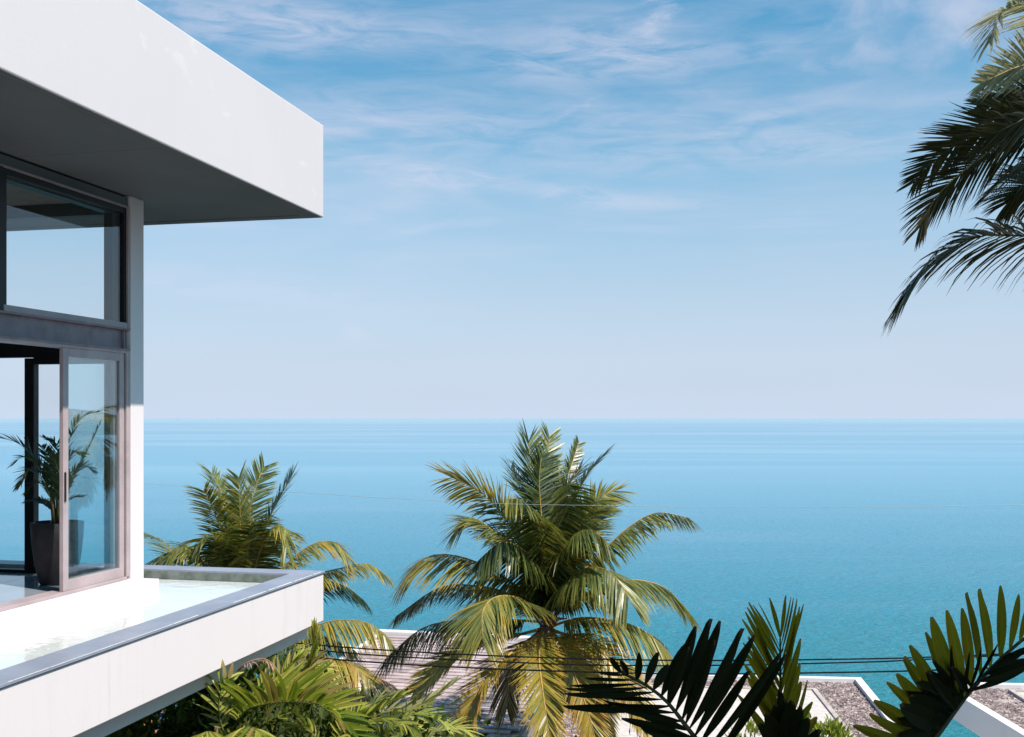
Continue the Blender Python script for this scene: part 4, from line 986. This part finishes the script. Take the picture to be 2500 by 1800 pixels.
for k, (px, py, d, rx, rz) in enumerate(((350, 1850, 13, 1.1, 0.7), (480, 1790, 15, 1.1, 0.7), (620, 1830, 13, 1.1, 0.8), (760, 1860, 14, 1.0, 0.7), (900, 1900, 14, 1.0, 0.7), (1010, 1910, 16, 1.1, 0.7), (560, 1720, 17, 0.9, 0.8), (250, 1900, 12, 1.1, 0.8), (680, 1790, 16, 0.9, 0.7), (800, 1900, 11.5, 0.9, 0.6))):
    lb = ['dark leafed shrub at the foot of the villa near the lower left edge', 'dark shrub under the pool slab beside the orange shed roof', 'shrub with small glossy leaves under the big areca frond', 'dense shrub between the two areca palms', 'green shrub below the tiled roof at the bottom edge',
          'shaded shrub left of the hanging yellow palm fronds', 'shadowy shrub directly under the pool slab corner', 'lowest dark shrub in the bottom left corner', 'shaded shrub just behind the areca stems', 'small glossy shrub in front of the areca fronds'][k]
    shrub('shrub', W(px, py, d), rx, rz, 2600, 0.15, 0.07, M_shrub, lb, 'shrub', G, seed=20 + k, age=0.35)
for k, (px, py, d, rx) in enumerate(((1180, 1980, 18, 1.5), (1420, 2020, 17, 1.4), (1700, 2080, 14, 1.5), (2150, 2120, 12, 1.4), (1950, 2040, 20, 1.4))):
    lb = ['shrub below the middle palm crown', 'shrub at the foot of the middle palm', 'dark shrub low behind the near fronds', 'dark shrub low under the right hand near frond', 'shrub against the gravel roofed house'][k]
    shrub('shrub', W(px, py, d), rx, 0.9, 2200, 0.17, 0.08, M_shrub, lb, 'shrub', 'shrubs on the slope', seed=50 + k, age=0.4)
# sword leaved plant standing dark under the slab
sw0 = Qa(1250, 1500, 13.5)
sw = thing('sword_plant', Vector((sw0.x, sw0.y, gz(sw0.x, sw0.y))), 'dark plant with stiff upright sword leaves in the shade under the slab', 'plant')
bs = [blade_mesh('sword_leaf', [0.6, 0.9, 1.0, 0.9, 0.6, 0.05], 6, 0.3, 0.04, M_shrub) for _ in range(1)]
for k in range(13):
    x0 = 1030 + k * 32; bpt = Vector((sw0.x + (k - 6) * 0.05, sw0.y + 0.06 * math.sin(k * 2), sw0.z - 0.4)); tpt = Qa(x0, 880 + 60 * math.sin(k * 1.9), 13.5)
    o = place_blade(bs[0], bpt, tpt, 0.11, sw, Vector((0.3, -1, 0.2)), 0.3 * math.sin(k)); o.name = 'leaf'
    o.matrix_parent_inverse = Matrix.Translation(-sw.location)
MB().tube([Vector((sw0.x, sw0.y, gz(sw0.x, sw0.y) - 0.1)), Vector((sw0.x, sw0.y, sw0.z - 0.3))], [0.2, 0.12], 8).build('stem', M_stem, sw, True)

# ------------------------------------------------------------------ near palm fronds, lower right
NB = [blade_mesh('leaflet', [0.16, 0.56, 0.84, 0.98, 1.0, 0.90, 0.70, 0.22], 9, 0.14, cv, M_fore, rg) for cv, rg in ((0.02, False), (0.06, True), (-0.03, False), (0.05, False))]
ND = [blade_mesh('leaflet', [0.16, 0.56, 0.84, 0.98, 1.0, 0.90, 0.70, 0.22], 9, 0.14, cv, M_foreshade, rg) for cv, rg in ((0.02, False), (0.06, True), (-0.03, False))]
nbp = W(2010, 2150, 3.7)
near = thing('near_palm', Vector((nbp.x, nbp.y, gz(nbp.x, nbp.y))), 'dark near palm whose broad fronds stand across the lower right corner', 'palm')
def near_frond(name_rachis, conv, rach, leaves, depth, meshes, rmat, seed, label, dd=0.0, rr=0.006):
    rnd = random.Random(seed)
    pts = [conv(x, y, depth + dd * i / (len(rach) - 1)) for i, (x, y) in enumerate(rach)]
    sp, _ = spline(pts, 24)
    fr = MB().tube(sp, [rr * 2.4 * (1 - 0.8 * i / 23) + 0.001 for i in range(24)], 6).build('frond', rmat, near, True); fr['label'] = label
    for (bx, by, tx, ty, ww) in leaves:
        d0 = depth + rnd.uniform(-0.02, 0.02); b = conv(bx, by, d0)
        tp = conv(tx, ty, depth + rnd.uniform(-0.14, 0.10)); sc = (conv(ww, 0, depth) - conv(0, 0, depth)).x
        place_blade(rnd.choice(meshes), b, tp, sc * 1.12, fr, Vector((rnd.gauss(0, 0.25), -1, rnd.gauss(0, 0.25))), rnd.gauss(0, 0.12), 1.0)
    return fr
def K4(x, y, d): return W(1370 + x / 4.536, 1440 + y / 4.536, d)
def K5(x, y, d): return W(1700 + x / 4.0825, 1400 + y / 4.0825, d)
def K6(x, y, d): return W(2050 + x / 4.082, 1400 + y / 4.082, d)
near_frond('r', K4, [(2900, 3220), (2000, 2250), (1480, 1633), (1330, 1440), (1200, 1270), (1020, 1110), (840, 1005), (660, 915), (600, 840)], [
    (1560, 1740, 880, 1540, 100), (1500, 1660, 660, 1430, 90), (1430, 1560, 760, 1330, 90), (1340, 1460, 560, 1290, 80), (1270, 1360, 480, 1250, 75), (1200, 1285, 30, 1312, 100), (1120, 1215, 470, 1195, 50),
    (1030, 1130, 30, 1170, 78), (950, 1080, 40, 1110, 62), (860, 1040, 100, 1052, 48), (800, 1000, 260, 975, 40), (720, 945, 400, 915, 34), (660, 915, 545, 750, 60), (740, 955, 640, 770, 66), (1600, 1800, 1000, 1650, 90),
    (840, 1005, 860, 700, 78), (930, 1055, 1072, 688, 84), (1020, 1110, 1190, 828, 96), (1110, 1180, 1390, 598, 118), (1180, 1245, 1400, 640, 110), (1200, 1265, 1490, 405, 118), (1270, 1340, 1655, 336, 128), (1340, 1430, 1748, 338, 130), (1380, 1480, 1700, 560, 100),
    (1420, 1530, 2012, 448, 130), (1480, 1620, 2140, 500, 112), (1600, 1790, 2440, 640, 92), (1700, 1900, 2490, 715, 96), (1540, 1700, 2080, 900, 100)], 3.5, ND, M_rachisd, 3, 'frond in black shade fanning up and to the left', 0.0)
near_frond('r', K5, [(1250, 3000), (900, 2000), (850, 1633), (847, 1270), (838, 1000), (835, 650)], [
    (835, 650, 735, 255, 40), (832, 740, 618, 290, 16), (835, 800, 565, 315, 26), (835, 870, 530, 300, 40), (838, 950, 500, 340, 44), (840, 1050, 490, 385, 48), (842, 1130, 458, 455, 50), (845, 1180, 600, 500, 50),
    (845, 1230, 465, 690, 50), (845, 1290, 520, 640, 60), (845, 1350, 470, 760, 60), (846, 1420, 475, 900, 60), (847, 1480, 560, 800, 70), (847, 1560, 500, 1000, 70), (850, 1650, 560, 1150, 80), (850, 1700, 700, 1100, 80),
    (837, 650, 892, 222, 36), (838, 740, 940, 222, 18), (838, 820, 970, 238, 20), (840, 900, 1012, 262, 26), (843, 980, 1057, 303, 32), (845, 1080, 1030, 335, 46), (848, 1180, 990, 430, 60), (850, 1270, 1030, 640, 66), (852, 1350, 1010, 800, 70), (855, 1450, 1035, 900, 70), (860, 1560, 1040, 1080, 80),
    (870, 1650, 1155, 1272, 74), (900, 1720, 1092, 1060, 50), (930, 1750, 1205, 1430, 80), (830, 1750, 405, 1195, 60), (840, 1780, 520, 1330, 80)], 3.75, NB, M_rachisd, 4, 'upright olive frond between the other two near fronds', 0.0, 0.004)
near_frond('r', K6, [(-160, 3000), (560, 2150), (950, 1633), (1240, 1240), (1380, 1080), (1500, 960), (1620, 840), (1800, 680), (1980, 560), (2200, 470)], [
    (1900, 610, 1960, 330, 50), (1790, 690, 1850, 385, 55), (1690, 780, 1788, 208, 66), (1600, 860, 1608, 136, 84), (1500, 960, 1400, 175, 96), (1400, 1050, 1273, 192, 100), (1310, 1150, 1226, 342, 100), (1240, 1235, 1068, 370, 108),
    (1190, 1300, 914, 425, 128), (1150, 1350, 858, 585, 90), (1100, 1420, 705, 722, 118), (1060, 1470, 638, 832, 120), (1020, 1530, 560, 992, 128), (980, 1590, 452, 1090, 118), (930, 1660, 330, 1265, 130), (890, 1720, 305, 1420, 100), (840, 1790, 148, 1522, 110), (800, 1850, 230, 1700, 100)], 3.4, NB, M_rachisd, 5, 'broad olive frond rising to the right edge', 0.0)
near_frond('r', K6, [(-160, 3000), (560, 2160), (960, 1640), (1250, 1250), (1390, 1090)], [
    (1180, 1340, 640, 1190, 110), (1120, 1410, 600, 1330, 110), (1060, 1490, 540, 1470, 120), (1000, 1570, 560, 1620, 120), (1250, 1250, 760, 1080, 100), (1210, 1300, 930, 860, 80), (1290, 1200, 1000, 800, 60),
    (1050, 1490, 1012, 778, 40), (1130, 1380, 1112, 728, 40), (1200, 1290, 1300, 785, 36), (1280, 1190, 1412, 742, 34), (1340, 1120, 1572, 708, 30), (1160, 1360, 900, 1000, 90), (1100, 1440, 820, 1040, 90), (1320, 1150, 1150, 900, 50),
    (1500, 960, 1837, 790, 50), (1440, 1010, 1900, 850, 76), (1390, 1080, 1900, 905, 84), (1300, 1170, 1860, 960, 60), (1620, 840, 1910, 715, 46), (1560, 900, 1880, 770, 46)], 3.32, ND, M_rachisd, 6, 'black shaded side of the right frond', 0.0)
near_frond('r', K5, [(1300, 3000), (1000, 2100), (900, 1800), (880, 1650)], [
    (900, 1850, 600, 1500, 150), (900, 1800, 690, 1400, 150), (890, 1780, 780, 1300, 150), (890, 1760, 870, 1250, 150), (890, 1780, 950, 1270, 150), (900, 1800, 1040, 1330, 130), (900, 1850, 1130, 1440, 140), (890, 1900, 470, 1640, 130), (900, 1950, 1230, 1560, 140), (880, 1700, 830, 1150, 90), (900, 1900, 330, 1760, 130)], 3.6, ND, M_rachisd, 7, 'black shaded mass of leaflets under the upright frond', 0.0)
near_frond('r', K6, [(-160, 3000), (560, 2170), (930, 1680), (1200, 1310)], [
    (1150, 1380, 780, 1120, 190), (1080, 1460, 700, 1230, 200), (1020, 1540, 620, 1340, 200), (960, 1620, 560, 1460, 200), (900, 1710, 530, 1580, 200), (860, 1790, 520, 1700, 200), (1200, 1310, 860, 980, 160), (1240, 1260, 980, 900, 120), (1280, 1200, 1100, 930, 90)], 3.36, ND, M_rachisd, 8, 'black shaded inner leaflets of the right frond', 0.0)
for k in range(5):
    a = k * 1.26; q = near.location + Vector((0.12 * math.cos(a), 0.12 * math.sin(a), 0))
    MB().tube([q - Vector((0, 0, 0.1)), q.lerp(nbp, 0.6) + Vector((0.1 * math.cos(a), 0.1 * math.sin(a), 0)), nbp + Vector((0.03 * math.cos(a), 0.03 * math.sin(a), 0.1))], [0.06, 0.045, 0.03], 8).build('stem', M_stem, near, True)

# ------------------------------------------------------------------ overhead cables
def cable(pts, d, r, mat, label, group=None, name='power_cable'):
    cp = [W(x, y, d) for x, y in pts]
    o = MB().tube(spline(cp, 60)[0], [r] * 60, 8).build(name, mat, None, True); tag(o, label, 'cable', group)
cable([(420, 1540), (729, 1571), (950, 1588), (1200, 1601), (1450, 1609), (1732, 1613), (2100, 1609), (2260, 1605), (2500, 1594), (2800, 1575)], 19, 0.013, M_cable, 'top one of the three thick black cables crossing the middle palm', 'black cables across the view')
cable([(420, 1552), (700, 1581), (950, 1602), (1200, 1615), (1450, 1624), (1728, 1625), (2100, 1617), (2260, 1610), (2500, 1597), (2800, 1574)], 19.4, 0.013, M_cable, 'middle one of the three thick black cables crossing the middle palm', 'black cables across the view')
cable([(420, 1570), (670, 1597), (950, 1620), (1200, 1633), (1450, 1641), (1722, 1646), (2100, 1641), (2260, 1637), (2500, 1628), (2800, 1614)], 19.2, 0.014, M_cable, 'lowest of the three thick black cables, just above the gravel roof edge', 'black cables across the view')
cable([(200, 1165), (500, 1192), (740, 1203), (900, 1214), (1230, 1230), (1500, 1235), (1750, 1239), (2100, 1238), (2500, 1233), (2800, 1226)], 22, 0.0036, M_wire, 'single hair thin pale wire strung across the sea', None, 'thin_wire')
bpy.context.view_layer.update()
